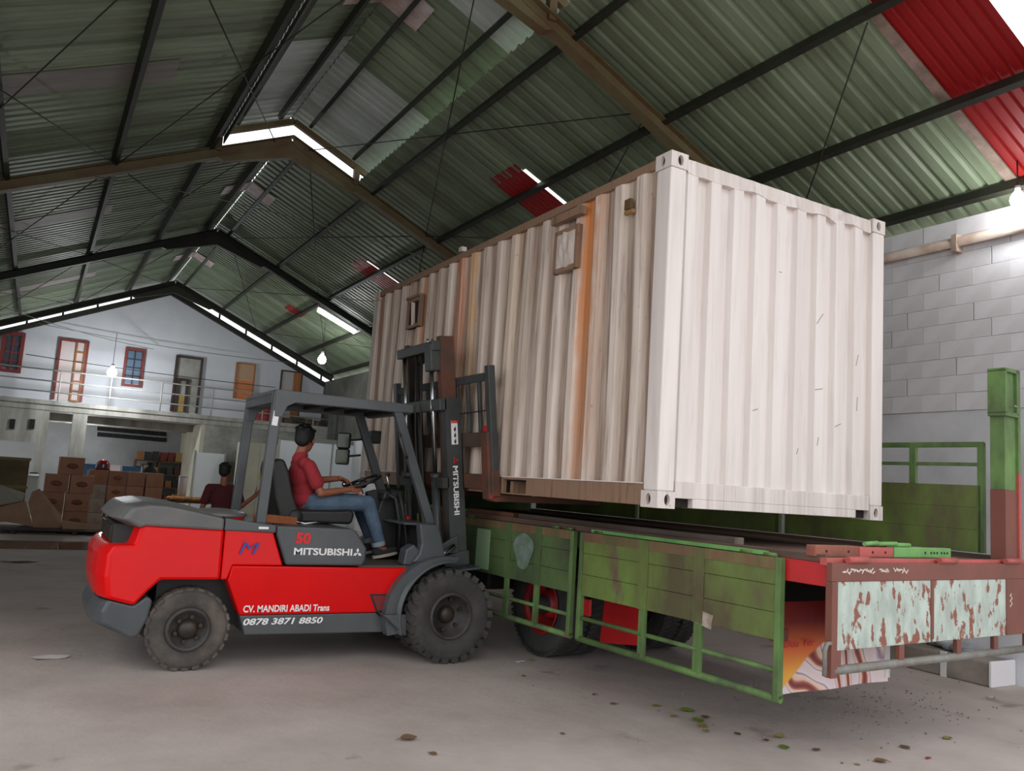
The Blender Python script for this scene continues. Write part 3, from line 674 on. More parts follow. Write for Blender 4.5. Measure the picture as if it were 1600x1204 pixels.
# rough grey sheet wall between balcony and right side wall
gs = at(500, 645, 26.9); ge = at(540, 640, 26.9)
gw = empty('sheet_screen', ((gs.x + ge.x) / 2, 26.9, zs), label='rough grey metal sheet screen at the right end of the balcony', cat='screen')
gw.location.z = 0
hw = min((ge.x - gs.x) / 2, 8.7 - gw.location.x)
for i in range(6): MB().span((-hw + i * hw / 3 + .004, -.012 - .012 * (i % 2), 2.4), (-hw + (i + 1) * hw / 3 - .004, .012 - .012 * (i % 2), 4.0)).build('sheet', mat('dull_grey_sheet', (112, 116, 112), .7, col2=(84, 86, 82), scale=2, amount=.9, rand=.1), gw)
for x_ in (-hw + .1, 0, hw - .1): MB().span((x_ - .05, .03, 0), (x_ + .05, .13, 4.3)).build('screen_post', M_steel, gw)

# ================================================================ forklift (drives towards +X, centre line y = 0 local)
FO = (2.35, 7.85, 0)
fk = empty('forklift', FO, label='red and grey diesel forklift lifting the white container', cat='forklift')
def FB(): return MB((2.35, 0, 0))
M_fred = mat('forklift_red_paint', (226, 6, 9), 0.2, coat=0.0, col2=(210, 5, 8), scale=1.5, amount=0.6, spec=0.22)
M_fgrey = mat('forklift_grey_paint', (72, 77, 80), 0.35, col2=(88, 92, 94), scale=2.0, amount=0.6)
M_fhood = mat('dusty_hood_grey', (92, 94, 94), 0.42, col2=(116, 112, 106), scale=3, amount=0.6)
M_fdark = mat('forklift_dark', (34, 35, 36), 0.55)
M_tyre = mat('dusty_tyre', (70, 66, 62), 0.85, col2=(112, 102, 94), scale=5, amount=0.7, bump=0.3, bscale=30)
M_tyre2 = mat('dark_tyre', (54, 53, 52), 0.8, col2=(78, 74, 70), scale=6, amount=0.7, bump=0.3, bscale=30)
M_rim = mat('grimy_rim', (66, 62, 58), 0.55, col2=(40, 38, 36), scale=6, amount=0.9)
M_chrome = MATS['chrome']
M_white = mat('white_lettering', (235, 235, 235), 0.5)
M_seat = mat('black_vinyl', (24, 23, 22), 0.5, col2=(38, 36, 34), scale=6, amount=0.6)
M_mast = mat('mast_grey_paint', (66, 70, 70), 0.42, col2=(52, 52, 50), scale=3, amount=0.8)
M_grease = mat('greasy_steel', (36, 34, 30), 0.45, col2=(60, 46, 34), scale=6, amount=0.8)
M_rust = mat('rusty_brown_steel', (104, 62, 46), 0.6, col2=(70, 54, 44), scale=4, amount=0.9)
M_redbit = mat('red_marker', (190, 30, 34), 0.5)

def body(name, prof, hw, m, rear=None, rr=0.0, top=0.0, nsl=11, bevel=0.02, pw=5, parent=None, lean=0.0):
    """profile swept across the truck; rear corners rounded in plan, upper edges crowned towards the sides"""
    mb = FB(); sl = []
    xs = [p[0] for p in prof]; zs_ = [p[1] for p in prof]; x0, z1, z0 = min(xs), max(zs_), min(zs_)
    ts = [-1, -.96, -.88, -.75, -.5, 0, .5, .75, .88, .96, 1]
    for t in ts:
        g = abs(t) ** pw; ring = []
        for x, z in prof:
            xx = x + (rr * g * max(0, (rear - x) / (rear - x0)) if rear else 0)
            zz = z - top * g * (z - z0) / (z1 - z0)
            ring.append((xx, t * (hw - lean * (z - .70) / .45), zz))
        sl.append(ring)
    n = len(prof); vs = [q for r in sl for q in r]; fs = [tuple(range(n)), tuple(range(len(vs) - 1, len(vs) - n - 1, -1))]
    for i in range(len(ts) - 1):
        for j in range(n): fs.append((i * n + (j + 1) % n, i * n + j, (i + 1) * n + j, (i + 1) * n + (j + 1) % n))
    mb.add(vs, fs); return mb.build(name, m, parent or fk, bevel)

cw = body('counterweight', [(.53, .585), (.50, .75), (.505, .92), (.55, .995), (.72, 1.0), (.765, 1.165), (1.452, 1.145), (1.452, .725), (.974, .725), (.866, .63), (.766, .53)], .71, M_fred, rear=1.1, rr=.10, top=.0, bevel=.025, lean=.035)
body('counterweight_base', [(.549, .572), (.505, .48), (.515, .384), (.782, .27), (.858, .287), (.93, .42), (.955, .56), (.90, .60), (.78, .525)], .69, M_fgrey, rear=.95, rr=.10, bevel=.02)
body('exhaust_grille', [(.62, .98), (.62, 1.15), (.80, 1.15), (.80, .98)], .52, M_fdark, bevel=.01)
for k in range(9):
    FB().span((.605, -.46 + k * .11, 1.01), (.62, -.40 + k * .11, 1.13)).build('grille_slot', M_grease, fk)
body('rear_recess', [(1.452, .72), (1.452, 1.1), (.95, 1.1), (.95, .72)], .50, M_fdark, bevel=0)
body('engine_hood', [(.56, 1.205), (.58, 1.235), (.645, 1.318), (.80, 1.345), (.963, 1.34), (1.2, 1.30), (1.44, 1.245), (1.44, 1.13), (.77, 1.15), (.72, 1.13)], .70, M_fhood, rear=1.1, rr=.12, top=.03, bevel=.02)
body('hood_front', [(1.447, 1.13), (1.447, 1.243), (1.66, 1.215), (1.88, 1.19), (1.88, 1.12)], .69, M_fgrey, top=.01, bevel=.012)
body('side_panel', [(1.458, .725), (1.458, 1.142), (1.86, 1.128), (1.965, .845), (1.545, .845), (1.51, .73)], .705, M_fred, bevel=.012, lean=.03)
body('main_frame', [(1.515, .72), (1.54, .842), (3.20, .832), (3.10, .66), (2.99, .435), (1.64, .435)], .70, M_fred, bevel=.012)
body('lower_sill', [(1.642, .432), (2.86, .43), (2.96, .36), (2.94, .255), (1.70, .27)], .69, M_fgrey, bevel=.01)
body('inner_chassis', [(1.0, .40), (1.0, .78), (3.55, .78), (3.55, .30), (1.8, .30)], .48, M_fdark, bevel=0)
body('seat_cowl', [(1.89, 1.10), (1.88, 1.185), (2.55, 1.178), (2.60, 1.16), (2.715, 1.005), (2.71, .90), (2.68, .85), (1.99, .85)], .70, M_fgrey, bevel=.018)
# red warning fleck and filler on the hood
FB().ball((1.50, -.36, 1.235), 1, 16, 8, (.17, .24, .05)).build('red_cap', M_fred, fk)
FB().ball((1.46, -.30, 1.25), 1, 16, 8, (.24, .34, .045)).build('hood_ridge', M_fhood, fk)
# step recess in the near frame side
for s in (-1, 1):
    st = FB(); st.prism([(2.775, .60), (3.04, .60), (2.99, .44), (2.85, .44)], s * .705, s * .702); st.build('step_recess', M_fdark, fk)
    st = FB(); st.prism([(2.80, .585), (2.93, .585), (2.93, .455), (2.862, .455)], s * .712, s * .703); st.build('step_back', mat('dull_red', (120, 30, 34), .5), fk)
    sp = FB(); sp.prism([(2.86, .437), (3.08, .437), (3.10, .40), (3.10, .24), (2.99, .33)], s * .86, s * .70); sp.build('step_plate', M_fgrey, fk, .01)
# floor plate, pedals
FB().span((2.66, -.66, .83), (3.25, .66, .852)).build('floor_plate', mat('worn_floor_mat', (84, 74, 66), .8), fk)
for k in range(3): FB().bar((3.24, -.25 + .2 * k, .9), (3.29, -.25 + .2 * k, 1.0), .09, .02).build('pedal', M_fdark, fk)
# front cowl walls (each side) and dash wall
for s in (-1, 1):
    cwl = FB(); cwl.prism([(3.215, 1.245), (3.40, 1.245), (3.445, 1.16), (3.50, .98), (3.52, .90), (3.17, .885), (3.235, .97), (3.25, 1.06)], s * .71, s * .60); cwl.build('front_cowl', M_fgrey, fk, .015)
    bx = FB(); bx.prism([(3.10, .855), (3.12, 1.00), (3.20, 1.05), (3.27, .98), (3.24, .855)], s * .66, s * .50); bx.build('pedal_box', M_fgrey, fk, .015)
FB().span((3.30, -.6, .80), (3.36, .6, 1.22)).build('dash_wall', M_fdark, fk, .01)
FB().span((3.10, -.62, 1.225), (3.40, .62, 1.25)).build('dash_shelf', M_fgrey, fk, .01)
# wheels -------------------------------------------------------------
def tyre_mesh(R, w, rim, lugs, lug_h, m, name='tyre'):
    mb = MB()
    mb.lathe([(rim, -w * .38), (rim + (R - rim) * .25, -w * .5), (R - .06, -w * .5), (R - .004 - lug_h * .8, -w * .44), (R - .002 - lug_h * .8, 0), (R - .004 - lug_h * .8, w * .44), (R - .06, w * .5), (rim + (R - rim) * .25, w * .5), (rim, w * .38)], (0, 0, 0), 'y', 48)
    for k in range(lugs):
        a = 2 * PI * k / lugs
        for s in (-1, 1):
            aa = a + (PI / lugs if s > 0 else 0)
            Rm = Matrix.Rotation(-aa, 3, 'Y')
            c = Rm @ Vector((R - lug_h / 2 - .012, s * w * .27, 0))
            mb.box(c, (lug_h + .02, w * .50, 2 * PI * R / lugs * .62), Rm @ Matrix.Rotation(s * .25, 3, 'X'))
    return mb.mesh(name, m)
T_front = tyre_mesh(.425, .25, .205, 26, .03, M_tyre2); T_rear = tyre_mesh(.330, .19, .165, 24, .004, M_tyre)
def wheel(x, y, z, T, R, rimr, side, deep, nuts, extra=None):
    w = empty('wheel', (x - 2.35, y, z)); w.parent = fk
    o = bpy.data.objects.new('tyre', T); COL.objects.link(o); o.parent = w
    if extra is not None:
        o = bpy.data.objects.new('inner_tyre', T); COL.objects.link(o); o.parent = w; o.location = (0, -side * extra, 0)
    d = side
    MB().lathe([(rimr + .012, d * .10), (rimr, d * .125), (rimr - .02, d * .11), (rimr - .04, d * (.10 - deep)), (.0, d * (.10 - deep))], (0, 0, 0), 'y', 32).build('rim', M_rim, w)
    MB().lathe([(.085, d * (.09 - deep)), (.075, d * (.14 - deep)), (.05, d * (.16 - deep)), (0, d * (.165 - deep))], (0, 0, 0), 'y', 20).build('hub', M_grease, w)
    for k in range(nuts):
        a = 2 * PI * k / nuts + .3
        MB().lathe([(.018, 0), (.018, d * .03), (0, d * .03)], ((rimr - .065) * math.cos(a), d * (.10 - deep), (rimr - .065) * math.sin(a)), 'y', 6, smooth=False).build('lug_nut', M_grease, w)
    return w
wheel(1.245, -.595, .33, T_rear, .33, .165, -1, .035, 6); wheel(1.245, .595, .33, T_rear, .33, .165, 1, .035, 6)
wheel(3.505, -.825, .425, T_front, .425, .205, -1, .12, 6, .27); wheel(3.505, .825, .425, T_front, .425, .205, 1, .12, 6, .27)
FB().tube([(1.245, -.55, .33), (1.245, .55, .33)], .06, 10).build('rear_axle', M_grease, fk)
FB().tube([(3.505, -.6, .425), (3.505, .6, .425)], .12, 12).build('front_axle', M_grease, fk)
for s in (-1, 1):
    fd = FB(); fd.lathe([(.475, s * .86), (.475, s * .50), (.495, s * .50), (.495, s * .875), (.475, s * .875), (.475, s * .86)], (3.505, 0, .425), 'y', 20, math.radians(84), math.radians(200)); fd.build('front_fender', M_fgrey, fk)
    pr = []; 
    for k in range(13): a = math.radians(80 + k * 10); pr.append((3.505 + .60 * math.cos(a) * (1.0 if k else 1), .425 + .53 * math.sin(a)))
    for k in range(12, -1, -1): a = math.radians(80 + k * 10); pr.append((3.505 + .49 * math.cos(a), .425 + .49 * math.sin(a)))
    fp = FB(); fp.prism(pr, s * .80, s * .69); fp.build('fender_side', M_fgrey, fk)
# overhead guard -----------------------------------------------------
for s in (-1, 1):
    FB().bar((1.775, s * .53, 1.19), (1.818, s * .53, 2.36), .07, .085, up=(1, 0, 0)).build('guard_post', M_fgrey, fk, .008)
    FB().bar((3.40, s * .53, 1.24), (2.955, s * .53, 2.33), .07, .085, up=(1, 0, 0)).build('guard_pillar', M_fgrey, fk, .008)
    gb = FB(); gb.prism([(1.785, 2.27), (1.785, 2.375), (3.11, 2.375), (3.11, 2.295), (2.95, 2.285), (2.80, 2.285), (1.97, 2.27), (1.90, 2.23), (1.86, 2.13), (1.79, 2.13)], s * .575, s * .49); gb.build('guard_side_beam', M_fgrey, fk, .006)
    FB().bar((1.80, s * .571, 2.05), (1.81, s * .571, 2.18), .004, .05, up=(1, 0, 0)).build('warning_label', M_white, fk)
FB().span((1.76, -.50, 2.335), (3.08, .50, 2.36)).build('guard_roof', M_fgrey, fk)
for k in range(6): FB().span((1.9 + k * .22, -.49, 2.30), (1.95 + k * .22, .49, 2.335)).build('guard_bar', M_fdark, fk)
FB().span((1.765, -.52, 2.25), (1.85, .52, 2.37)).build('guard_rear_beam', M_fgrey, fk, .01)
FB().span((3.04, -.52, 2.28), (3.12, .52, 2.37)).build('guard_front_beam', M_fgrey, fk, .01)
# grab handle, mirrors, lamp
FB().tube([(3.09, -.57, 1.86), (3.045, -.61, 1.90), (2.99, -.61, 2.03), (3.0, -.57, 2.08)], .014, 8).build('grab_handle', M_mast, fk)
for i, z_ in enumerate((2.02, 1.85)):
    c = (2.83, .56, z_)
    RM_ = Matrix.Rotation(math.radians(52), 3, 'Z'); mm = FB(); mm.box(c, (.05, .15, .17), RM_); mir = mm.build('mirror', M_fdark, fk, .022, seg=3)
    FB().box(Vector(c) + RM_ @ Vector((-.026, 0, 0)), (.006, .125, .145), RM_).build('mirror_glass', mat('painted_green_reflection', (58, 70, 34), .15), mir, .002)  # green reflection is painted into the glass colour
    FB().tube([c, (2.96, .55, z_ + .02), (3.02, .53, z_ + .03)], .012, 6).build('mirror_arm', M_fdark, mir)
for s in (-1, 1):
    FB().span((3.14, s * .62 - .06, 2.02), (3.25, s * .62 + .06, 2.16)).build('head_lamp', M_fdark, fk, .015) if s > 0 else None
# seat
seat = empty('seat', (2.35 - 2.35, 0, 0)); seat.parent = fk
cu = FB(); cu.prism([(2.10, 1.185), (2.10, 1.27), (2.20, 1.305), (2.55, 1.315), (2.70, 1.33), (2.735, 1.29), (2.71, 1.19)], -.25, .25); cu.build('seat_cushion', M_seat, seat, .03, seg=3)
bk = FB(); bk.prism([(2.02, 1.20), (1.955, 1.40), (1.905, 1.66), (1.915, 1.74), (1.955, 1.77), (2.01, 1.76), (2.06, 1.66), (2.12, 1.45), (2.20, 1.27), (2.16, 1.2)], -.25, .25); bk.build('seat_back', M_seat, seat, .035, seg=3)
FB().tube([(2.16, -.27, 1.20), (2.24, -.29, 1.185), (2.34, -.28, 1.20), (2.40, -.27, 1.19)], .014, 6).build('seat_lever', M_chrome, seat)
FB().lathe([(0, -.275), (.06, -.275), (.07, -.255), (.07, -.23)], (2.16, 0, 1.24), 'y', 16).build('recliner_cover', M_fdark, seat)
# timber offcut lying behind the seat: a thing of its own
tag(MB((1.93, 7.45, 1.19)).box((1.93, 7.42, 1.225), (.36, .13, .07), (0, .05, .12)).build('timber_block', mat('orange_timber', (160, 92, 52), .8, col2=(124, 66, 36), scale=6, amount=.8), None, .006, loc=(1.93, 7.45, 1.19)), 'short orange-brown timber offcut lying beside the forklift seat', 'timber')
# steering: column, console, wheel, levers
FB().bar((3.16, 0, .86), (2.97, 0, 1.52), .10, .12, up=(1, 0, 0)).build('steering_column', M_fdark, fk, .02)
FB().prism([(3.06, .86), (3.02, 1.30), (3.08, 1.52), (3.20, 1.50), (3.27, 1.20), (3.28, .86)], -.07, .07).build('console', M_fdark, fk, .03)
FB().prism([(3.02, 1.44), (3.04, 1.52), (3.24, 1.54), (3.26, 1.46)], -.20, .20).build('console_top', M_fdark, fk, .02)
sw = FB(); ax_ = Vector((-.42, 0, .91)).normalized(); u_ = Vector((0, 1, 0)); v_ = ax_.cross(u_); c_ = Vector((2.87, 0, 1.60))
sw.tube([c_ + (u_ * math.cos(2 * PI * k / 28) + v_ * math.sin(2 * PI * k / 28)) * .185 for k in range(29)], .016, 8)
swo = sw.build('steering_wheel', mat('black_plastic', (26, 26, 27), .35), fk)
for k in range(3):
    a = 2 * PI * k / 3 + .5; FB().tube([c_ - ax_ * .03, c_ + (u_ * math.cos(a) + v_ * math.sin(a)) * .18], .012, 6).build('spoke', MATS['black_plastic'], swo)
FB().ball(c_ - ax_ * .02, .045, 12, 8).build('wheel_hub', MATS['black_plastic'], swo)
FB().ball(c_ + v_ * .17 + u_ * .05 + ax_ * .04, .025, 10, 8).build('spinner_knob', M_chrome, swo)
for k in range(3): 
    FB().tube([(3.10, -.20 + k * .05, 1.50), (3.03 + .03 * k, -.24 + k * .05, 1.68)], .008, 6).build('lever', M_chrome, fk); FB().ball((3.03 + .03 * k, -.24 + k * .05, 1.69), .017, 8, 6).build('lever_knob', M_fdark, fk)
FB().tube([(2.70, -.10, 1.2), (2.78, -.12, 1.40)], .01, 6).build('brake_lever', M_chrome, fk)
FB().tube([(3.18, -.24, 1.52), (3.22, -.26, 1.35), (3.30, -.24, 1.05), (3.28, -.2, .9)], .022, 8).build('hose', M_fdark, fk)
FB().tube([(3.06, -.24, 1.50), (3.13, -.27, 1.46), (3.20, -.27, 1.20), (3.22, -.25, .95)], .018, 8).build('hose', M_fdark, fk)
# lettering -----------------------------------------------------------
ys = -.704
letters('MITSUBISHI', 'lettering', M_white, fk, place(FACE_FRONT, (2.045 - 2.35, ys, .940)), .53, .062, bold=.03)
def diamonds(m, x, z, s, ydep, parent, rot=0.0):
    o = FB(); 
    for k in range(3):
        a = PI / 2 + k * 2 * PI / 3 + rot; d = Vector((math.cos(a), math.sin(a))); n_ = Vector((-d.y, d.x))
        c = Vector((x, z)); q = [c, c + d * s * .5 + n_ * s * .29, c + d * s, c + d * s * .5 - n_ * s * .29]
        o.add([(p.x, ydep, p.y) for p in q], [(0, 1, 2, 3)])
    o.build('emblem', m, parent); 
diamonds(M_white, 2.625, .965, .046, ys - .002, fk)
letters('50', 'lettering', mat('red_lettering', (215, 24, 24), .4), fk, place(FACE_FRONT, (2.05 - 2.35, ys, 1.035)), .135, .10, bold=.05)
letters('CV. MANDIRI ABADI Trans', 'lettering', M_white, fk, place(FACE_FRONT, (1.665 - 2.35, -.7025, .458)), .745, .058, bold=.025)
letters('0878 3871 8850', 'lettering', M_white, fk, place(FACE_FRONT, (1.675 - 2.35, -.7025, .352)), .685, .056, bold=.03, shear=.2)
letters('M', 'lettering', mat('blue_decal', (46, 64, 150), .4), fk, place(FACE_FRONT, (1.58 - 2.35, -.7035, .94)), .17, .10, shear=.3)
FB().span((1.725, -.699, 1.152), (1.81, -.695, 1.172)).build('maker_plate', M_white, fk)

# mast, leaning back about 7 degrees ------------------------------------
MPIV = (3.87, 0, .3); MR = Matrix.Rotation(-math.radians(7.1), 3, 'Y')
mast = empty('mast', (-.09, -.08, 0)); mast.parent = fk
def mbuild(mb, name, m, parent=None, bevel=0.0): return mb.rotate(MR, MPIV).build(name, m, parent or mast, bevel)
def chan(x0, x1, y0, y1, z0, z1, t, open_s):
    """C channel: web on the outer side, two flanges"""
    if open_s > 0: q = [(x0, y0), (x1, y0), (x1, y1), (x1 - t, y1), (x1 - t, y0 + t), (x0 + t, y0 + t), (x0 + t, y1), (x0, y1)]
    else: q = [(x0, y1), (x1, y1), (x1, y0), (x1 - t, y0), (x1 - t, y1 - t), (x0 + t, y1 - t), (x0 + t, y0), (x0, y0)]
    return FB().prism(q, z0, z1, axis='z')
for s in (-1, 1):
    ya, yb = sorted((s * .54, s * .44))
    mbuild(chan(3.78, 3.955, ya, yb, .16, 2.50, .03, 1 if s < 0 else -1), 'outer_rail', M_mast)
    ya, yb = sorted((s * .455, s * .37))
    mbuild(chan(3.79, 3.945, ya, yb, .30, 3.13, .025, 1 if s < 0 else -1), 'inner_rail', M_rust if s < 0 else M_grease)
    mbuild(FB().tube([(3.74, s * .34, 1.72), (3.74, s * .34, 2.98)], .022, 12), 'cylinder_rod', M_chrome)
    mbuild(FB().tube([(3.74, s * .34, .35), (3.74, s * .34, 1.75)], .042, 14), 'lift_cylinder', M_mast)
    mbuild(FB().tube([(3.74, s * .34, 1.70), (3.74, s * .34, 1.76)], .05, 14), 'cylinder_gland', M_mast)
    for k in range(40):
        mbuild(FB().span((3.80 + .012 * (k % 2), s * .17 - .016, 1.30 + k * .042), (3.815 + .012 * (k % 2), s * .17 + .016, 1.336 + k * .042)), 'chain_link', M_grease) if s < 0 else None
    mbuild(FB().tube([(3.81, s * .17, 3.0), (3.81, s * .17, .9)], .015, 6), 'lift_chain', M_grease)
    mbuild(FB().lathe([(.05, -.025), (.075, -.02), (.06, 0), (.075, .02), (.05, .025)], (3.84, s * .17, 2.97), 'y', 20), 'chain_pulley', M_grease)
    mbuild(FB().tube([(3.76, s * .07, 3.0), (3.72, s * .07, 2.2), (3.73, s * .07, 1.4), (3.76, s * .07, .9)], .014, 8), 'hose', M_fdark)
    mbuild(FB().tube([(3.75, s * .12, .55), (3.50, s * .42, .72)], .03, 10), 'tilt_cylinder', M_fdark)
    mbuild(FB().prism([(3.60, 1.00), (3.66, 1.08), (3.86, 1.16), (3.86, .98), (3.70, .96)], s * .57, s * .525), 'mast_bracket', M_mast, None, .01)
    mbuild(FB().tube([(3.55, s * .59, .93), (3.80, s * .59, 1.06)], .028, 10), 'tilt_rod', M_chrome)
mbuild(FB().span((3.72, -.54, 2.38), (3.80, .54, 2.50)), 'outer_top_tie', M_mast, None, .008)
mbuild(FB().span((3.72, -.54, 1.62), (3.79, -.30, 1.72)), 'cylinder_clamp', M_mast)
mbuild(FB().span((3.72, .30, 1.62), (3.79, .54, 1.72)), 'cylinder_clamp', M_mast)
mbuild(FB().span((3.70, -.46, 2.98), (3.80, .46, 3.08)), 'inner_top_tie', M_mast, None, .008)
mbuild(FB().span((3.69, -.44, 2.78), (3.80, -.28, 3.05)), 'cylinder_head', M_mast, None, .01)
for k in range(2): mbuild(FB().tube([(3.715 + .05 * k, -.33, 3.05), (3.715 + .05 * k, -.33, 3.11)], .014, 8), 'head_bolt', M_chrome)
mbuild(FB().span((3.76, -.45, .45), (3.82, .45, .62)), 'lower_tie', M_mast, None, .008)
mbuild(FB().span((3.76, -.20, 1.15), (3.80, .20, 1.33)), 'chain_anchor', mat('pale_yellow_plate', (196, 176, 120), .6), None, .005)
mbuild(FB().span((3.70, -.57, .86), (3.97, -.50, 1.0)), 'mast_foot_plate', M_mast, None, .01); mbuild(FB().span((3.60, -.70, .825), (4.02, -.45, .845)), 'fender_top', M_fgrey, None, .004)
mbuild(FB().lathe([(0, 0), (.04, 0), (.045, .03), (.03, .12), (.034, .16), (0, .16)], (3.62, .12, 1.16), 'z', 14), 'red_bottle_jack', M_redbit)
# label and lettering on the near outer rail (face towards -Y)
def rail_pt(x, z): return Vector(MPIV) + MR @ (Vector((x, -.5415, z)) - Vector(MPIV)) - Vector((2.35, 0, 0))
Rd = MR @ Matrix(((0, 1, 0), (0, 0, -1), (-1, 0, 0)))   # text x runs down the rail
letters('MITSUBISHI', 'lettering', M_white, mast, place(Rd, rail_pt(3.835, 1.83)), .48, .058, bold=.03)
ml = FB(); c2 = Vector((3.865, 1.885))
for k in range(3):
    a = k * 2 * PI / 3; d = Vector((math.cos(a), math.sin(a))); n_ = Vector((-d.y, d.x)); s_ = .042
    q = [c2, c2 + d * s_ * .5 + n_ * s_ * .29, c2 + d * s_, c2 + d * s_ * .5 - n_ * s_ * .29]
    ml.add([(p.x, -.543, p.y) for p in q], [(0, 1, 2, 3)])
mbuild(ml, 'emblem', M_redbit)
mbuild(FB().span((3.835, -.544, 2.04), (3.905, -.5405, 2.275)), 'warning_label', M_white)
mbuild(FB().span((3.835, -.546, 2.25), (3.905, -.5445, 2.276)), 'warning_stripe', mat('orange_red_stripe', (214, 74, 44), .5))
for k, z_ in enumerate((2.19, 2.13, 2.07)): mbuild(FB().prism([(3.86, z_), (3.88, z_ + .03), (3.885, z_ - .01), (3.87, z_ - .025)], -.5465, -.5445), 'label_figure', mat('dark_print', (60, 40, 40), .6))
# carriage, load backrest, forks (tilted with the mast)
car = empty('carriage', (0, 0, 0)); car.parent = fk
def cbuild(mb, name, m, bevel=.006): return mb.rotate(MR, MPIV).build(name, m, car, bevel)
cbuild(FB().span((3.865, -1.20, 2.02), (3.91, 1.0, 2.16)), 'carriage_bar', mat('brown_steel_plate', (74, 58, 48), .55)); cbuild(FB().span((3.865, -1.20, 1.62), (3.91, 1.0, 1.76)), 'carriage_bar', M_rust)
for yy in (-1.25, 1.0): cbuild(FB().span((3.845, yy, 1.56), (3.915, yy + .085, 2.78)), 'backrest_post', M_mast)
cbuild(FB().span((3.835, -1.255, 1.56), (3.92, -1.16, 1.80)), 'rusty_shoe', M_rust)
cbuild(FB().span((3.865, -1.20, 2.64), (3.905, 1.04, 2.72)), 'backrest_top', M_mast)
for k in range(9): cbuild(FB().span((3.87, -1.0 + k * .235, 2.16), (3.905, -.955 + k * .235, 2.65)), 'backrest_bar', M_mast)
for k in range(2): cbuild(FB().span((3.85, -.62 + k * 1.1, 1.60), (3.87, -.50 + k * 1.1, 2.16)), 'carriage_upright', M_grease)
cbuild(FB().span((3.845, -1.17, 2.14), (3.862, -1.09, 2.22)), 'red_reflector', M_redbit); cbuild(FB().span((3.825, -1.24, 1.54), (3.85, -1.18, 1.58)), 'red_reflector', M_redbit)
cbuild(FB().tube([(3.855, -1.15, 2.36), (3.855, -.45, 2.35)], .008, 5), 'brake_line', M_fdark)
for yy in (-1.23, .60):
    fo = FB(); fo.prism([(3.735, 1.50), (3.655, 1.52), (3.585, 2.14), (3.625, 2.15), (3.70, 1.575), (4.95, 1.562), (4.96, 1.555), (4.90, 1.52), (3.80, 1.505)], yy, yy + .13); fo.build('fork', M_rust, car, .006)

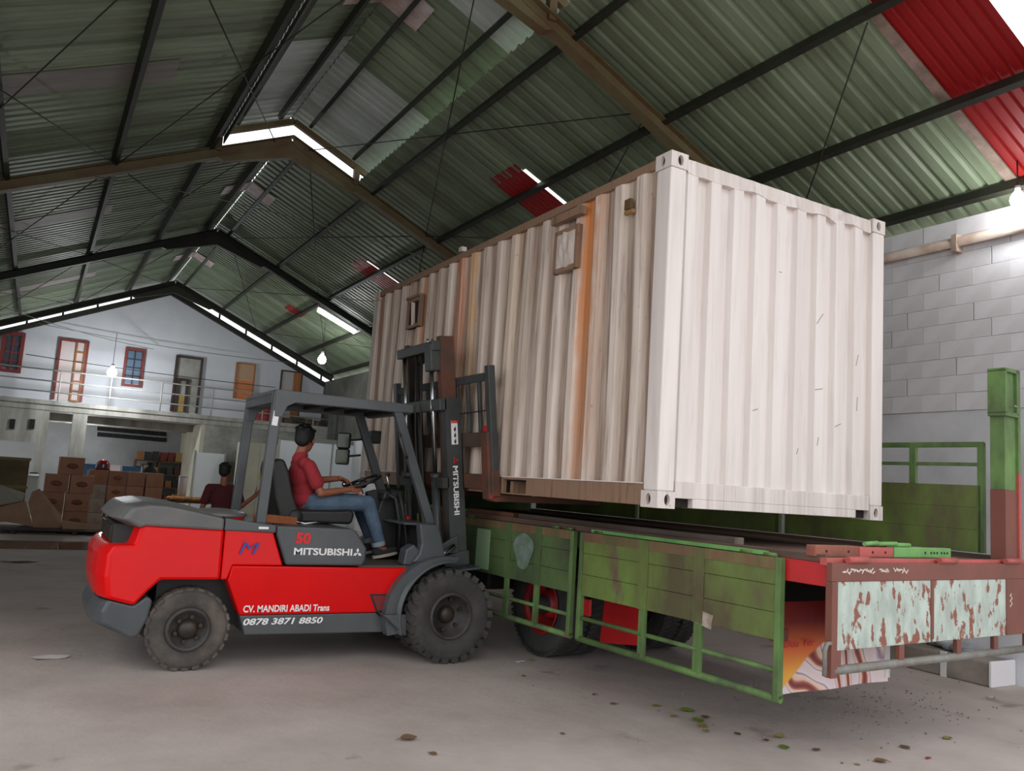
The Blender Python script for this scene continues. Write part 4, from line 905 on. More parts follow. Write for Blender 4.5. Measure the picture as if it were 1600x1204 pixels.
# ================================================================ shipping container (20 ft) held up on the forks
CX, CY, CZ = 3.745, 4.383, 1.57
CW, CL, CH = 2.438, 6.058, 2.591
ctn = empty('shipping_container', (CX, CY, CZ), -0.0035, label='rust-streaked white shipping container raised above the truck bed', cat='container')
def cont_mat(name, base, dirt, streaks, rustamt, valley=0.0):
    """old white paint: vertical grime streaks, rust runs at given places along the side"""
    m = bpy.data.materials.new(name); m.use_nodes = True; nt = m.node_tree; N = nt.nodes; L = nt.links
    b = N['Principled BSDF']; b.inputs['Roughness'].default_value = 0.6
    tc = N.new('ShaderNodeTexCoord'); sep = N.new('ShaderNodeSeparateXYZ'); L.new(tc.outputs['Object'], sep.inputs[0])
    def noise(st, sc, det=6):
        mp = N.new('ShaderNodeMapping'); mp.inputs['Scale'].default_value = st; L.new(tc.outputs['Object'], mp.inputs['Vector'])
        n = N.new('ShaderNodeTexNoise'); n.inputs['Scale'].default_value = sc; n.inputs['Detail'].default_value = det; n.inputs['Roughness'].default_value = .62; L.new(mp.outputs[0], n.inputs['Vector']); return n.outputs['Fac']
    def mp(v, a, bb, c=0, d=1):
        r = N.new('ShaderNodeMapRange'); r.inputs['From Min'].default_value = a; r.inputs['From Max'].default_value = bb; r.inputs['To Min'].default_value = c; r.inputs['To Max'].default_value = d; L.new(v, r.inputs['Value']); return r.outputs[0]
    def mul(a, bb):
        n = N.new('ShaderNodeMath'); n.operation = 'MULTIPLY'; L.new(a, n.inputs[0])
        if isinstance(bb, float): n.inputs[1].default_value = bb
        else: L.new(bb, n.inputs[1])
        return n.outputs[0]
    def mix(fac, A, B):
        x = N.new('ShaderNodeMix'); x.data_type = 'RGBA'; L.new(fac, x.inputs['Factor']); L.new(A, x.inputs['A']); x.inputs['B'].default_value = lin(B); return x.outputs['Result']
    rgb = N.new('ShaderNodeRGB'); rgb.outputs[0].default_value = lin(base); cur = rgb.outputs[0]
    cur = mix(mp(noise((3.0, 3.0, .16), 2.0), .40, .62, 0, dirt), cur, (140, 114, 92))
    cur = mix(mp(noise((6, 6, .4), 3.0), .52, .68, 0, dirt * .85), cur, (104, 82, 66))
    if valley:
        v_ = mul(mp(sep.outputs['X'], .020, .046), mp(noise((2, 5, .3), 2.0), .30, .62, .35, 1.0))
        cur = mix(mul(v_, valley), cur, (122, 92, 68))
        cr = mul(mp(sep.outputs['X'], .030, .047), mp(noise((1, 9, .25), 3.0), .50, .66)); cur = mix(mul(cr, .7), cur, (84, 54, 34))
    for (yc, hw, top, fade, colr, amt) in streaks:
        d = N.new('ShaderNodeMath'); d.operation = 'SUBTRACT'; L.new(sep.outputs['Y'], d.inputs[0]); d.inputs[1].default_value = yc
        ad = N.new('ShaderNodeMath'); ad.operation = 'ABSOLUTE'; L.new(d.outputs[0], ad.inputs[0])
        wob = mp(noise((2, 6, 1.5), 2.0), .3, .7, -.05, .05)
        a2 = N.new('ShaderNodeMath'); a2.operation = 'ADD'; L.new(ad.outputs[0], a2.inputs[0]); L.new(wob, a2.inputs[1])
        band = mp(a2.outputs[0], hw, hw * .45)
        run = mp(noise((8, 14, .35), 1.6), .28, .56)
        h = mp(sep.outputs['Z'], top - fade, top, .25, 1.0)
        cur = mix(mul(mul(mul(band, run), h), amt), cur, colr)
    if rustamt:
        cur = mix(mp(noise((2, 2, 2), 7.0), .66, .72, 0, rustamt), cur, (112, 66, 44))
    L.new(cur, b.inputs['Base Color'])
    bp = N.new('ShaderNodeBump'); bp.inputs['Strength'].default_value = .25; bp.inputs['Distance'].default_value = .02
    L.new(noise((1, 1, .6), 3.0, 3), bp.inputs['Height']); L.new(bp.outputs[0], b.inputs['Normal'])
    return m
OR = (214, 130, 60)
M_cside = cont_mat('container_side_paint', (226, 212, 200), .5, [(1.03, .15, 2.45, 2.6, OR, .97), (.86, .06, 2.4, 2.2, (196, 128, 80), .55), (3.42, .17, 2.45, 2.4, (190, 104, 52), 1.0), (3.16, .15, 2.45, 2.4, (206, 156, 98), .9), (2.3, .2, 2.4, 2.4, (206, 178, 140), .4), (4.40, .10, 1.9, 1.6, (200, 120, 68), .7), (4.75, .05, 2.3, 2.0, (140, 70, 40), .6), (5.85, .12, 2.4, 2.4, (160, 100, 60), .6), (5.45, .10, 2.4, 2.0, (190, 150, 110), .6)], .35, .62)
M_cend = cont_mat('container_end_paint', (228, 220, 216), .14, [], .0)
M_csill = cont_mat('container_sill_paint', (224, 215, 210), .3, [], .4)
M_cedge = cont_mat('container_frame_paint', (214, 203, 195), .5, [], .45)
M_crail = cont_mat('container_rusty_rail', (142, 112, 92), 1.0, [], .9)
M_cdark = mat('container_dark_inside', (30, 22, 18), .9)
def corr(axis, length, pitch, fl, sl, z0, z1, depth):
    """corrugation profile points (along, depth) for a panel"""
    pts = [(0, depth)]; n = int(length / pitch); s0 = (length - n * pitch) / 2; u = s0
    pts.append((u, depth))
    for i in range(n):
        pts += [(u + sl, 0), (u + sl + fl, 0), (u + 2 * sl + fl, depth), (u + pitch, depth)]; u += pitch
    pts.append((length, depth)); return pts
def panel_side(x, sgn, name, mat_):
    mb = MB(); y0, y1 = .16, CL - .16; z0, z1 = .165, CH - .085
    pr = corr('y', y1 - y0, .278, .072, .068, z0, z1, .036)
    n = len(pr); nz = 13; vs = []
    for k in range(nz):
        z = z0 + (z1 - z0) * k / (nz - 1)
        for u, d in pr:
            y = y0 + u; dent = .018 * math.sin(y * 2.1 + 1) * math.sin(z * 1.7) if sgn < 0 else 0
            vs.append((x + sgn * (-d) * 1.0 + dent * (-sgn) * .7, y, z))
    fs = [(k * n + i, k * n + i + 1, (k + 1) * n + i + 1, (k + 1) * n + i) for k in range(nz - 1) for i in range(n - 1)]
    mb.add(vs, fs); return mb.build(name, mat_, ctn)
def panel_end(y, sgn, name, mat_):
    mb = MB(); x0, x1 = .15, CW - .15; z0, z1 = .19, CH - .11
    pr = corr('x', x1 - x0, .236, .100, .018, z0, z1, .045)
    vs = []
    for z in (z0, z1): vs += [(x0 + u, y + sgn * (-d), z) for u, d in pr]
    n = len(pr); mb.add(vs, [(i, i + 1, n + i + 1, n + i) for i in range(n - 1)]); return mb.build(name, mat_, ctn)
panel_side(.012, -1, 'side_panel', M_cside); panel_side(CW - .012, 1, 'side_panel', M_cside)
panel_end(.012, -1, 'end_panel', M_cend)
# far doors, roof and floor
for s in (0, 1): MB().span((.15 + s * 1.07, CL - .06, .19), (1.215 + s * 1.07, CL - .02, CH - .11)).build('door', M_cside, ctn); MB().tube([(.65 + s * 1.1, CL, .15), (.65 + s * 1.1, CL, CH - .1)], .018, 8).build('locking_bar', M_cedge, ctn)
MB().span((.05, .05, CH - .03), (CW - .05, CL - .05, CH - .01)).build('roof_panel', M_cedge, ctn); MB().span((.06, .06, .13), (CW - .06, CL - .06, .165)).build('floor_panel', M_cdark, ctn)
for k in range(16): MB().span((.06, .25 + k * .365, .02), (CW - .06, .31 + k * .365, .13)).build('floor_beam', M_crail, ctn)
# corner posts (end face pale, side face grimy) and rails
for ix in (0, 1):
    for iy in (0, 1):
        x0 = 0 if ix == 0 else CW - .15; y0 = 0 if iy == 0 else CL - .16
        p = MB(); p.span((x0, y0, .118), (x0 + .15, y0 + .16, CH - .118)); o = p.build('corner_post', M_cend if iy == 0 else M_cedge, ctn, .012)
MB().span((.004, .008, CH - .118), (0.0, 0.0, 0)) if False else None
# dented top end rail
tr_ = MB(); nx = 26; vs = []; 
for k in range(nx):
    x = .165 + (CW - .33) * k / (nx - 1); w_ = .012 * math.sin(k * 1.35) + (.02 if k in (3, 4, 12, 13, 20) else 0)
    vs += [(x, .006 + w_ * .4, CH - .125 - w_), (x, .02 - abs(w_) * .5, CH - .02), (x, .10, CH - .02), (x, .10, CH - .125 - w_)]
tr_.add(vs, [(k * 4 + j, k * 4 + (j + 1) % 4, (k + 1) * 4 + (j + 1) % 4, (k + 1) * 4 + j) for k in range(nx - 1) for j in range(4)]); tr_.build('top_end_rail', M_csill, ctn)
MB().span((.165, CL - .1, CH - .11), (CW - .165, CL - .01, CH - .02)).build('top_end_rail', M_cedge, ctn)
for x0 in (.008, CW - .068): MB().span((x0, .17, CH - .085), (x0 + .06, CL - .17, CH - .012)).build('top_side_rail', M_crail, ctn, .006)
# bottom side rails with fork pockets
PK = ((1.78, 2.20), (3.86, 4.28))
for x0 in (.01, CW - .06):
    ys_ = [.17] + [v for p in PK for v in p] + [CL - .17]
    for i in range(0, len(ys_), 2): MB().span((x0, ys_[i], .012), (x0 + .05, ys_[i + 1], .165)).build('bottom_side_rail', M_crail, ctn, .004)
    for a, b in PK: MB().span((x0, a, .145), (x0 + .05, b, .165)).build('pocket_lintel', M_crail, ctn); MB().span((x0, a, .012), (x0 + .05, b, .024)).build('pocket_sill', M_crail, ctn)
    MB().bar((x0 + (.0 if x0 < 1 else .05), .17, .168), (x0 + (.0 if x0 < 1 else .05), CL - .17, .168), .014, .008).build('rail_lip', M_cend, ctn)
for a, b in PK:
    for y_ in (a - .008, b + .004): MB().span((.06, y_, .012), (CW - .06, y_ + .004, .15)).build('pocket_wall', M_cdark, ctn)
# bottom end sill with notches beside the corner castings
for y0 in (0.004, CL - .124):
    sl_ = MB(); sl_.span((.165, y0, .075), (CW - .165, y0 + .12, .195)); sl_.span((.33, y0, .01), (CW - .33, y0 + .12, .075)); sl_.build('bottom_end_sill', M_csill if y0 < 1 else M_cedge, ctn, .005)
    for x_ in (.165, CW - .33): MB().span((x_, y0 + .05, .012), (x_ + .165, y0 + .12, .075)).build('sill_notch', M_cdark, ctn)
# corner castings: plates with oval openings around a hollow core
def holed(w, h, cx, cy, rx, ry, n=20):
    """rectangle with oval hole: list of quads in plane coords"""
    out = []; ov = []
    for k in range(n):
        a = 2 * PI * k / n; c, s = math.cos(a), math.sin(a)
        ov.append((cx + rx * c, cy + ry * s))
        t = min((w - cx) / c if c > 1e-6 else (cx / -c if c < -1e-6 else 9), (h - cy) / s if s > 1e-6 else (cy / -s if s < -1e-6 else 9)); out.append((cx + c * t, cy + s * t))
    # snap nearest to corners
    for qx, qy in ((0, 0), (w, 0), (w, h), (0, h)):
        i = min(range(n), key=lambda i: (out[i][0] - qx) ** 2 + (out[i][1] - qy) ** 2); out[i] = (qx, qy)
    return out, ov
SW, SL, SH = .162, .178, .118
for ix in (0, 1):
    for iy in (0, 1):
        for iz in (0, 1):
            m_ = MB(); x0 = -.004 if ix == 0 else CW + .004; y0 = -.004 if iy == 0 else CL + .004
            sx = 1 if ix == 0 else -1; sy = 1 if iy == 0 else -1; z0 = 0 if iz == 0 else CH - SH
            # end face (width SW)
            o_, v_ = holed(SW, SH, SW * .55, SH * .5, .026, .040); n = len(o_)
            P3 = lambda p, d: (x0 + sx * p[0], y0 + sy * d, z0 + p[1])
            m_.add([P3(p, 0) for p in o_] + [P3(p, 0) for p in v_] + [P3(p, .03) for p in v_], [(i, (i + 1) % n, n + (i + 1) % n, n + i) for i in range(n)] + [(n + i, n + (i + 1) % n, 2 * n + (i + 1) % n, 2 * n + i) for i in range(n)])
            # side face (length SL)
            o_, v_ = holed(SL, SH, SL * .55, SH * .5, .026, .040)
            P4 = lambda p, d: (x0 + sx * d, y0 + sy * p[0], z0 + p[1])
            m_.add([P4(p, 0) for p in o_] + [P4(p, 0) for p in v_] + [P4(p, .03) for p in v_], [(i, (i + 1) % n, n + (i + 1) % n, n + i) for i in range(n)] + [(n + i, n + (i + 1) % n, 2 * n + (i + 1) % n, 2 * n + i) for i in range(n)])
            q = [(x0, y0), (x0 + sx * SW, y0), (x0 + sx * SW, y0 + sy * SL), (x0, y0 + sy * SL)]
            vs = [(a, b, z0) for a, b in q] + [(a, b, z0 + SH) for a, b in q]
            m_.add(vs, [(0, 1, 2, 3), (4, 5, 6, 7), (1, 2, 6, 5), (2, 3, 7, 6)])
            cs = m_.build('corner_casting', M_cedge if iy else M_csill, ctn)
            MB().span((x0 + sx * .028, y0 + sy * .028, z0 + .01), (x0 + sx * (SW - .01), y0 + sy * (SL - .01), z0 + SH - .01)).build('casting_cavity', mat('rusty_cavity', (64, 34, 26), .9), cs)
# covered vent hatch near the orange run and the open hatch at the far end
def hatch(ya, yb, za, zb, openh):
    h_ = empty('vent_hatch', (0, (ya + yb) / 2, za)); h_.parent = ctn; w_ = (yb - ya) / 2; H_ = zb - za
    t = .04
    for s in (-1, 1): MB().span((-.028, s * w_ - t / 2, 0), (.02, s * w_ + t / 2, H_)).build('hatch_frame', M_crail, h_)
    for z_ in (0, H_ - t): MB().span((-.028, -w_, z_), (.02, w_, z_ + t)).build('hatch_frame', M_crail, h_)
    if openh:
        MB().span((-.004, -w_, 0), (.02, w_, H_)).build('hatch_opening', M_cdark, h_)
        MB().span((-.05, -w_ - .02, H_), (.02, w_ + .02, H_ + .03)).build('hatch_hood', M_crail, h_); MB().bar((-.02, -w_ * .2, .02), (-.02, w_ * .1, H_ - .05), .01, .06, up=(1, 0, 0)).build('bent_strip', M_cside, h_)
    else:
        c = MB(); n = 8; vs = []
        for i in range(n):
            for j in range(n): vs.append((-.022 - .02 * math.sin(PI * i / (n - 1)) * math.sin(PI * j / (n - 1)) * (1 + .5 * math.sin(i * 2.1 + j)), -w_ + 2 * w_ * i / (n - 1), H_ * j / (n - 1)))
        c.add(vs, [(i * n + j, (i + 1) * n + j, (i + 1) * n + j + 1, i * n + j + 1) for i in range(n - 1) for j in range(n - 1)]); c.build('hatch_cover', M_cedge, h_)
        MB().span((-.05, -w_ - .08, H_ + .07), (.01, w_ + .06, H_ + .14)).build('hatch_hood', M_crail, h_)
hatch(1.15, 1.47, 1.94, 2.32, False); hatch(4.42, 4.77, 1.90, 2.26, True)
MB().span((-.03, .43, 2.26), (.0, .50, 2.34)).build('data_plate', mat('bronze_plate', (96, 74, 44), .5), ctn); MB().span((-.03, .40, 2.22), (.0, .50, 2.25)).build('plate_lip', mat('tan_plate', (150, 116, 70), .5), ctn)
MB().span((-.012, 3.40, CH - .0), (.05, 3.47, CH + .05)).build('lashing_lug', M_cedge, ctn)
# faint old scuffs and marks on the end panel
M_scuff = mat('grey_scuff', (150, 140, 134), .8)
for (x_, z_, l_, a_) in ((1.64, 1.02, .09, .2), (1.64, 1.60, .12, .9), (2.11, 1.32, .10, 1.3), (2.36, 1.15, .09, 1.5), (1.877, .75, .08, .4), (1.641, .60, .07, 1.4), (2.36, .62, .06, .3), (.933, .78, .06, .3), (1.169, 1.9, .03, 0), (2.113, .95, .12, 1.5), (1.405, .5, .05, 1.2)):
    MB().box((x_, .011, z_), (l_, .002, .006), (0, -a_, 0)).build('scuff', M_scuff, ctn)

# ================================================================ green flatbed truck (local: x right, y forward, z up)
TH = math.radians(3.66)
tk = empty('truck', (4.383, 3.79, 0), TH, label='green and red flatbed truck with its side gates hanging down', cat='truck')
def gmat(name, base, dirt, rust, thr, sc=2.2):
    return mat(name, base, .62, col2=dirt, scale=sc * .75, amount=1.0, stretch=(1, 1, .5), col3=rust, thr=thr - .03, scale3=4.5, soft3=.12, stretch3=(1, 1, .45), bump=.3, bscale=7, detail=12)
M_tg = gmat('worn_green_paint', (108, 134, 62), (86, 80, 54), (104, 88, 70), .59)
M_tg2 = gmat('dark_green_paint', (86, 112, 62), (62, 70, 52), (98, 84, 68), .62)
M_tframe = gmat('green_frame_paint', (100, 134, 72), (72, 90, 56), (104, 78, 58), .66, 5)
M_tbright = gmat('bright_green_bar', (116, 172, 96), (96, 146, 80), (90, 110, 70), .7, 4)
M_tred = mat('truck_red_paint', (196, 30, 34), .4, col2=(168, 30, 32), scale=3, amount=.6)
M_tpink = mat('faded_red_paint', (188, 86, 82), .55, col2=(150, 76, 66), scale=4, amount=.8)
M_tbrown = gmat('red_oxide_paint', (124, 72, 60), (106, 64, 52), (92, 58, 46), .66)
M_tdark = mat('chassis_black', (30, 29, 28), .7)
M_tplank = mat('grimy_bed_plate', (112, 86, 72), .7, col2=(70, 58, 50), scale=2.5, amount=.9, stretch=(1, .25, 1))
M_peel = mat('peeling_pale_paint', (186, 200, 190), .6, col2=(150, 160, 152), scale=9, amount=.8, stretch=(1, 1, .4), col3=(134, 80, 64), thr=.545, scale3=9.0, soft3=.03, stretch3=(1.2, 1, .75), bump=.3, bscale=16, detail=9)
M_ppipe = mat('grey_pipe_paint', (132, 132, 126), .5, col2=(104, 96, 86), scale=6, amount=.8)
TW, TL0, TL1, BZ = 2.5, -.30, 6.45, 1.32
# bed: cross plates, edge strips
for k in range(11):
    y0 = TL0 + k * (TL1 - TL0) / 11
    MB().span((.02, y0 + .004, BZ - .05), (TW - .02, y0 + (TL1 - TL0) / 11 - .004, BZ)).build('bed_plate', M_tplank, tk)
MB().span((0, TL0 + .02, BZ - .02), (.05, TL1, BZ + .03)).build('edge_strip', M_tplank, tk, .004); MB().span((TW - .05, TL0, BZ - .02), (TW, TL1, BZ + .03)).build('edge_strip', M_tplank, tk)
MB().span((-.035, .15, BZ - .015), (-.005, 2.0, BZ + .012)).build('green_edge', M_tbright, tk)
MB().span((-.02, TL0 - .01, BZ - .165), (.04, .2, BZ - .02)).build('side_rail_end', M_tred, tk, .004)
MB().span((-.02, .2, BZ - .16), (.04, TL1, BZ - .02)).build('side_rail', M_tdark, tk); MB().span((TW - .04, TL0, BZ - .16), (TW + .02, TL1, BZ - .02)).build('side_rail', M_tred, tk)
MB().span((-.02, TL0 - .02, BZ - .16), (.14, TL0, BZ - .01)).build('rear_beam_end', mat('light_red', (214, 62, 54), .45), tk, .004)
MB().span((-.06, TL0 - .035, BZ - .03), (TW + .06, TL0 + .02, BZ + .015)).build('rear_sill', M_tpink, tk, .004)
for k in range(8): MB().span((.04, .3 + k * .8, BZ - .15), (TW - .04, .38 + k * .8, BZ - .05)).build('cross_member', M_tdark, tk)
for x_ in (.78, 1.60): MB().span((x_, TL0 + .1, .82), (x_ + .1, TL1 + .2, 1.15)).build('chassis_rail', M_tdark, tk)
MB().span((.7, TL0 + .05, .86), (1.8, TL0 + .15, 1.1)).build('rear_cross_beam', M_tdark, tk)
MB().span((.30, .15, .86), (.62, .20, .90)).build('white_tag_bar', mat('white_tag', (200, 200, 200), .5), tk)
MB().span((.05, TL1 - .05, BZ), (TW - .05, TL1, BZ + 1.0)).build('head_board', M_tg2, tk)
# hanging left gates: solid upper part of single boards, open rails below
def hang_gate(y0, y1, m, posts, lean=.03):
    g_ = empty('side_gate', (0, 0, 0)); g_.parent = tk
    X = -.045; zt, zm, zb = BZ - .02, .765, .40; n = 3
    for k in range(n):
        a, b = zt - (zt - zm) * k / n, zt - (zt - zm) * (k + 1) / n
        MB().span((X - .018 + .003 * (k % 2), y0 + .02, b + .001), (X + .012, y1 - .02, a - .001)).build('gate_board', m, g_, .004)
    MB().span((X - .03, y0, zb), (X + .02, y0 + .045, zt)).build('gate_end_post', M_tframe, g_, .004); MB().span((X - .03, y1 - .045, zb), (X + .02, y1, zt)).build('gate_end_post', M_tframe, g_, .004)
    MB().span((X - .0225, y0 + .045, zt - .075), (X - .016, y1 - .045, zt)).build('rust_strip', gmat('scraped_top_edge', (116, 104, 66), (112, 80, 62), (88, 92, 56), .56, 5), g_)
    for yp in posts:
        MB().span((X - .024, yp - .045, zb), (X - .004, yp - .008, zm + .0)).build('gate_stile', M_tframe, g_); MB().span((X - .010, yp + .004, zb), (X + .016, yp + .045, zm)).build('gate_stile', M_tframe, g_)
        MB().span((X - .026, yp - .05, zm), (X - .018, yp + .05, zt)).build('gate_rib', m, g_)
    ps = [y0 + .045] + list(posts) + [y1 - .045]
    MB().tube([(X, y0 + .02, zm - .19), (X, y1 - .02, zm - .19)], .018, 8).build('gate_rail', M_tframe, g_)
    MB().tube([(X, y0, zb + .0), (X, y1, zb + .0)], .026, 10).build('gate_bottom_pipe', M_tframe, g_)
    for yh in (y0 + .12, y0 + .32, y1 - .2): MB().tube([(X + .015, yh - .05, zt + .012), (X + .015, yh + .05, zt + .012)], .014, 8).build('hinge', M_tframe, g_)
    return g_
ga = hang_gate(0.0, 2.10, M_tg, (.72, 1.30)); gb = hang_gate(2.19, 4.20, M_tg2, (2.72, 3.22))
hang_gate(4.29, 6.35, M_tg2, (4.9, 5.6))
MB().box((-.066, .66, .80), (.004, .16, .10), (.15, 0, 0)).build('torn_sticker', mat('torn_paper', (176, 164, 150), .8, col2=(130, 110, 90), scale=12, amount=.8), ga)
MB().span((-.066, 1.62, .97), (-.062, 1.85, 1.2)).build('scraped_patch', mat('bluish_scrape', (120, 134, 130), .7, col2=(90, 120, 70), scale=8, amount=.8), ga) if False else None
sp_ = MB(); sp_.add([(-.070, 2.95 + .16 * math.cos(t) * (1 + .2 * math.sin(3 * t)), 1.05 + .17 * math.sin(t)) for t in [2 * PI * i / 18 for i in range(18)]], [tuple(range(18))]); sp_.build('scraped_patch', mat('bluish_scrape', (120, 134, 130), .7, col2=(80, 110, 70), scale=8, amount=.9), gb)
MB().span((-.072, 3.55, .80), (-.066, 3.80, 1.2)).build('pale_repair_plate', mat('pale_green_plate', (146, 176, 136), .55), gb)
# upright right gates
def up_gate(y0, y1, posts):
    g_ = empty('side_gate', (0, 0, 0)); g_.parent = tk
    X = TW - .05; z0, zm, zt = BZ + .04, 1.915, 2.27
    for k in range(3):
        a, b = z0 + (zm - z0) * k / 3, z0 + (zm - z0) * (k + 1) / 3
        MB().span((X - .02, y0 + .02, a + .0002), (X + .012, y1 - .02, b - .0002)).build('gate_board', M_tg, g_, .003)
    for yy in (y0, y1 - .05): MB().span((X - .02, yy, z0), (X + .03, yy + .05, zt)).build('gate_end_post', M_tframe, g_, .004)
    for yp in posts: MB().span((X - .022, yp - .03, zm), (X + .02, yp + .03, zt)).build('gate_stile', M_tframe, g_, .004)
    MB().span((X - .018, y0, zt - .035), (X + .022, y1, zt + .01)).build('gate_top_rail', M_tframe, g_, .006); MB().span((X - .012, y0, 2.075), (X + .016, y1, 2.105)).build('gate_rail', M_tframe, g_, .004)
for a, b, ps in ((-.06, 1.90, (.55, 1.2)), (1.97, 4.06, (2.6, 3.3)), (4.13, 6.25, (4.8, 5.5))): up_gate(a, b, ps)
# rear right corner post: brown foot, green upper part with a recessed box head and a hook
po = empty('corner_stake', (TW - .13, TL0 + .05, BZ)); po.parent = tk
MB().span((-.10, -.06, 0), (.10, .06, .56)).build('stake_foot', M_tbrown, po, .004); MB().span((-.095, -.055, .56), (.10, .06, 1.53)).build('stake', M_tframe, po, .004)
MB().span((.085, -.075, 0), (.125, .065, .70)).build('stake_flange', M_tpink, po); MB().span((.085, -.075, .70), (.125, .065, 1.545)).build('stake_flange', M_tframe, po)
hd = MB(); hd.span((-.13, -.08, 1.17), (-.105, .06, 1.53)); hd.span((.06, -.08, 1.17), (.09, .06, 1.54)); hd.span((-.13, -.08, 1.51), (.09, .06, 1.54)); hd.span((-.13, -.08, 1.15), (.09, .06, 1.185)); hd.build('stake_head', M_tframe, po, .003)
MB().prism([(.125, .46), (.165, .46), (.19, .50), (.19, .56), (.165, .56), (.165, .52), (.125, .51)], -.02, .02).build('hook', M_tbrown, po)
MB().box((.02, -.085, 1.24), (.045, .006, .012), (0, .1, 0)).build('bolt', M_chrome, po)
# hanging tailgate
tg_ = empty('tailgate', (0, TL0 - .05, 0)); tg_.parent = tk
Zt, Zm, Zb = BZ - .01, .775, .655
def T(a, b, name, m, bev=.004): return MB().span(a, b).build(name, m, tg_, bev)
T((-.06, -.02, Zt - .115), (TW + .04, .02, Zt), 'frame_top', M_tbrown); T((-.06, -.025, Zb - .04), (0.0, .025, Zt - .115), 'frame_side', M_tbrown); T((TW - .36, -.02, Zm), (TW + .04, .02, Zt - .115), 'frame_side', M_tbrown)
T((0, -.014, Zm), (1.08, .014, Zt - .115), 'panel', M_peel); T((1.11, -.014, Zm), (TW - .36, .014, Zt - .115), 'panel', M_peel); T((1.075, -.02, Zm + .02), (1.115, .012, Zt - .115), 'panel_rib', M_tbrown)
for x_ in (.02, .72, 1.45, 1.98, TW - .02): T((x_ - .025, -.016, Zb), (x_ + .035, .016, Zm), 'leg', M_tbrown)
MB().tube([(-.03, 0, Zb), (TW + .03, 0, Zb)], .028, 12).build('bottom_pipe', M_ppipe, tg_)
for x_ in (.10, 1.18, 2.12): MB().tube([(x_, -.02, Zt + .02), (x_ + .22, -.02, Zt + .02)], .022, 8).build('hinge', M_tpink, tg_)
MB().tube([(-.06, -.02, Zb + .17), (-.10, -.02, Zb + .17), (-.12, -.02, Zb + .13), (-.12, -.02, Zb - .02)], .014, 8).build('latch', M_ppipe, tg_)
# chalk-like white scrawl along the top of the tailgate
ch_ = MB(); random.seed(3)
for (xs_, xe_) in ((.06, .40), (.46, .56), (.62, .78)):
    x = xs_
    while x < xe_:
        ch_.box((x, -.0215, Zt - .05 + random.uniform(-.012, .012)), (.03, .002, .007), (0, random.uniform(-.9, .9), 0)); x += .017
tag(ch_.build('chalk_scrawl', mat('chalk_white', (214, 206, 196), .9), tg_), kind='stuff')
ch_ = MB()
for k in range(5): ch_.box((TW - .30 + .015 * (k % 2), -.0215, Zm + .30 - k * .02), (.03, .002, .007), (0, .9 if k % 2 else -.7, 0))
tag(ch_.build('chalk_mark', MATS['chalk_white'], tg_), kind='stuff')
# painted mud flap hanging under the rear
def art():
    m = bpy.data.materials.new('painted_mud_flap'); m.use_nodes = True; nt = m.node_tree; N = nt.nodes; L = nt.links; b = N['Principled BSDF']; b.inputs['Roughness'].default_value = .5
    tc = N.new('ShaderNodeTexCoord'); sep = N.new('ShaderNodeSeparateXYZ'); L.new(tc.outputs['Object'], sep.inputs[0])
    n = N.new('ShaderNodeTexNoise'); n.inputs['Scale'].default_value = 2.4; n.inputs['Detail'].default_value = 1.5; L.new(tc.outputs['Object'], n.inputs['Vector'])
    w = N.new('ShaderNodeTexWave'); w.wave_type = 'BANDS'; w.bands_direction = 'DIAGONAL'; w.inputs['Scale'].default_value = 2.2; w.inputs['Distortion'].default_value = 9; w.inputs['Detail'].default_value = 1.2; w.inputs['Detail Scale'].default_value = .9; L.new(tc.outputs['Object'], w.inputs['Vector'])
    r = N.new('ShaderNodeValToRGB'); L.new(w.outputs['Fac'], r.inputs[0]); e = r.color_ramp.elements
    e[0].position = 0; e[0].color = lin((120, 44, 42)); e[1].position = 1; e[1].color = lin((226, 206, 206))
    for p, c in ((.10, (170, 96, 84)), (.22, (226, 188, 166)), (.5, (232, 206, 190)), (.62, (150, 120, 140)), (.72, (224, 214, 226))): q = e.new(p); q.color = lin(c)
    r2 = N.new('ShaderNodeValToRGB'); L.new(sep.outputs['Z'], r2.inputs[0]); e2 = r2.color_ramp.elements; e2[0].position = .52; e2[0].color = lin((236, 170, 60)); e2[1].position = .86; e2[1].color = lin((120, 20, 16)); q = e2.new(.68); q.color = lin((222, 104, 40))
    # figure below a wavy skyline, sunset above it at the left
    add = N.new('ShaderNodeMath'); add.operation = 'MULTIPLY_ADD'; L.new(sep.outputs['X'], add.inputs[0]); add.inputs[1].default_value = -.55; L.new(sep.outputs['Z'], add.inputs[2])
    ad2 = N.new('ShaderNodeMath'); ad2.operation = 'MULTIPLY_ADD'; L.new(n.outputs['Fac'], ad2.inputs[0]); ad2.inputs[1].default_value = .25; L.new(add.outputs[0], ad2.inputs[2])
    mr = N.new('ShaderNodeMapRange'); mr.inputs['From Min'].default_value = .50; mr.inputs['From Max'].default_value = .52; L.new(ad2.outputs[0], mr.inputs['Value'])
    mx = N.new('ShaderNodeMix'); mx.data_type = 'RGBA'; L.new(mr.outputs[0], mx.inputs['Factor']); L.new(r.outputs[0], mx.inputs['A']); L.new(r2.outputs[0], mx.inputs['B']); L.new(mx.outputs['Result'], b.inputs['Base Color']); return m
fl_ = MB(); n = 14; vs = []
for i in range(n):
    x = .06 + 1.25 * i / (n - 1); bow = .015 * math.sin(i * .8)
    vs += [(x, .10 + bow, .395), (x, .10 + bow * .3, 1.0), (x, .115 + bow * .3, 1.0), (x, .115 + bow, .395)]
fl_.add(vs, [(i * 4 + j, i * 4 + (j + 1) % 4, (i + 1) * 4 + (j + 1) % 4, (i + 1) * 4 + j) for i in range(n - 1) for j in range(4)] + [(0, 1, 2, 3), (n * 4 - 4, n * 4 - 3, n * 4 - 2, n * 4 - 1)])
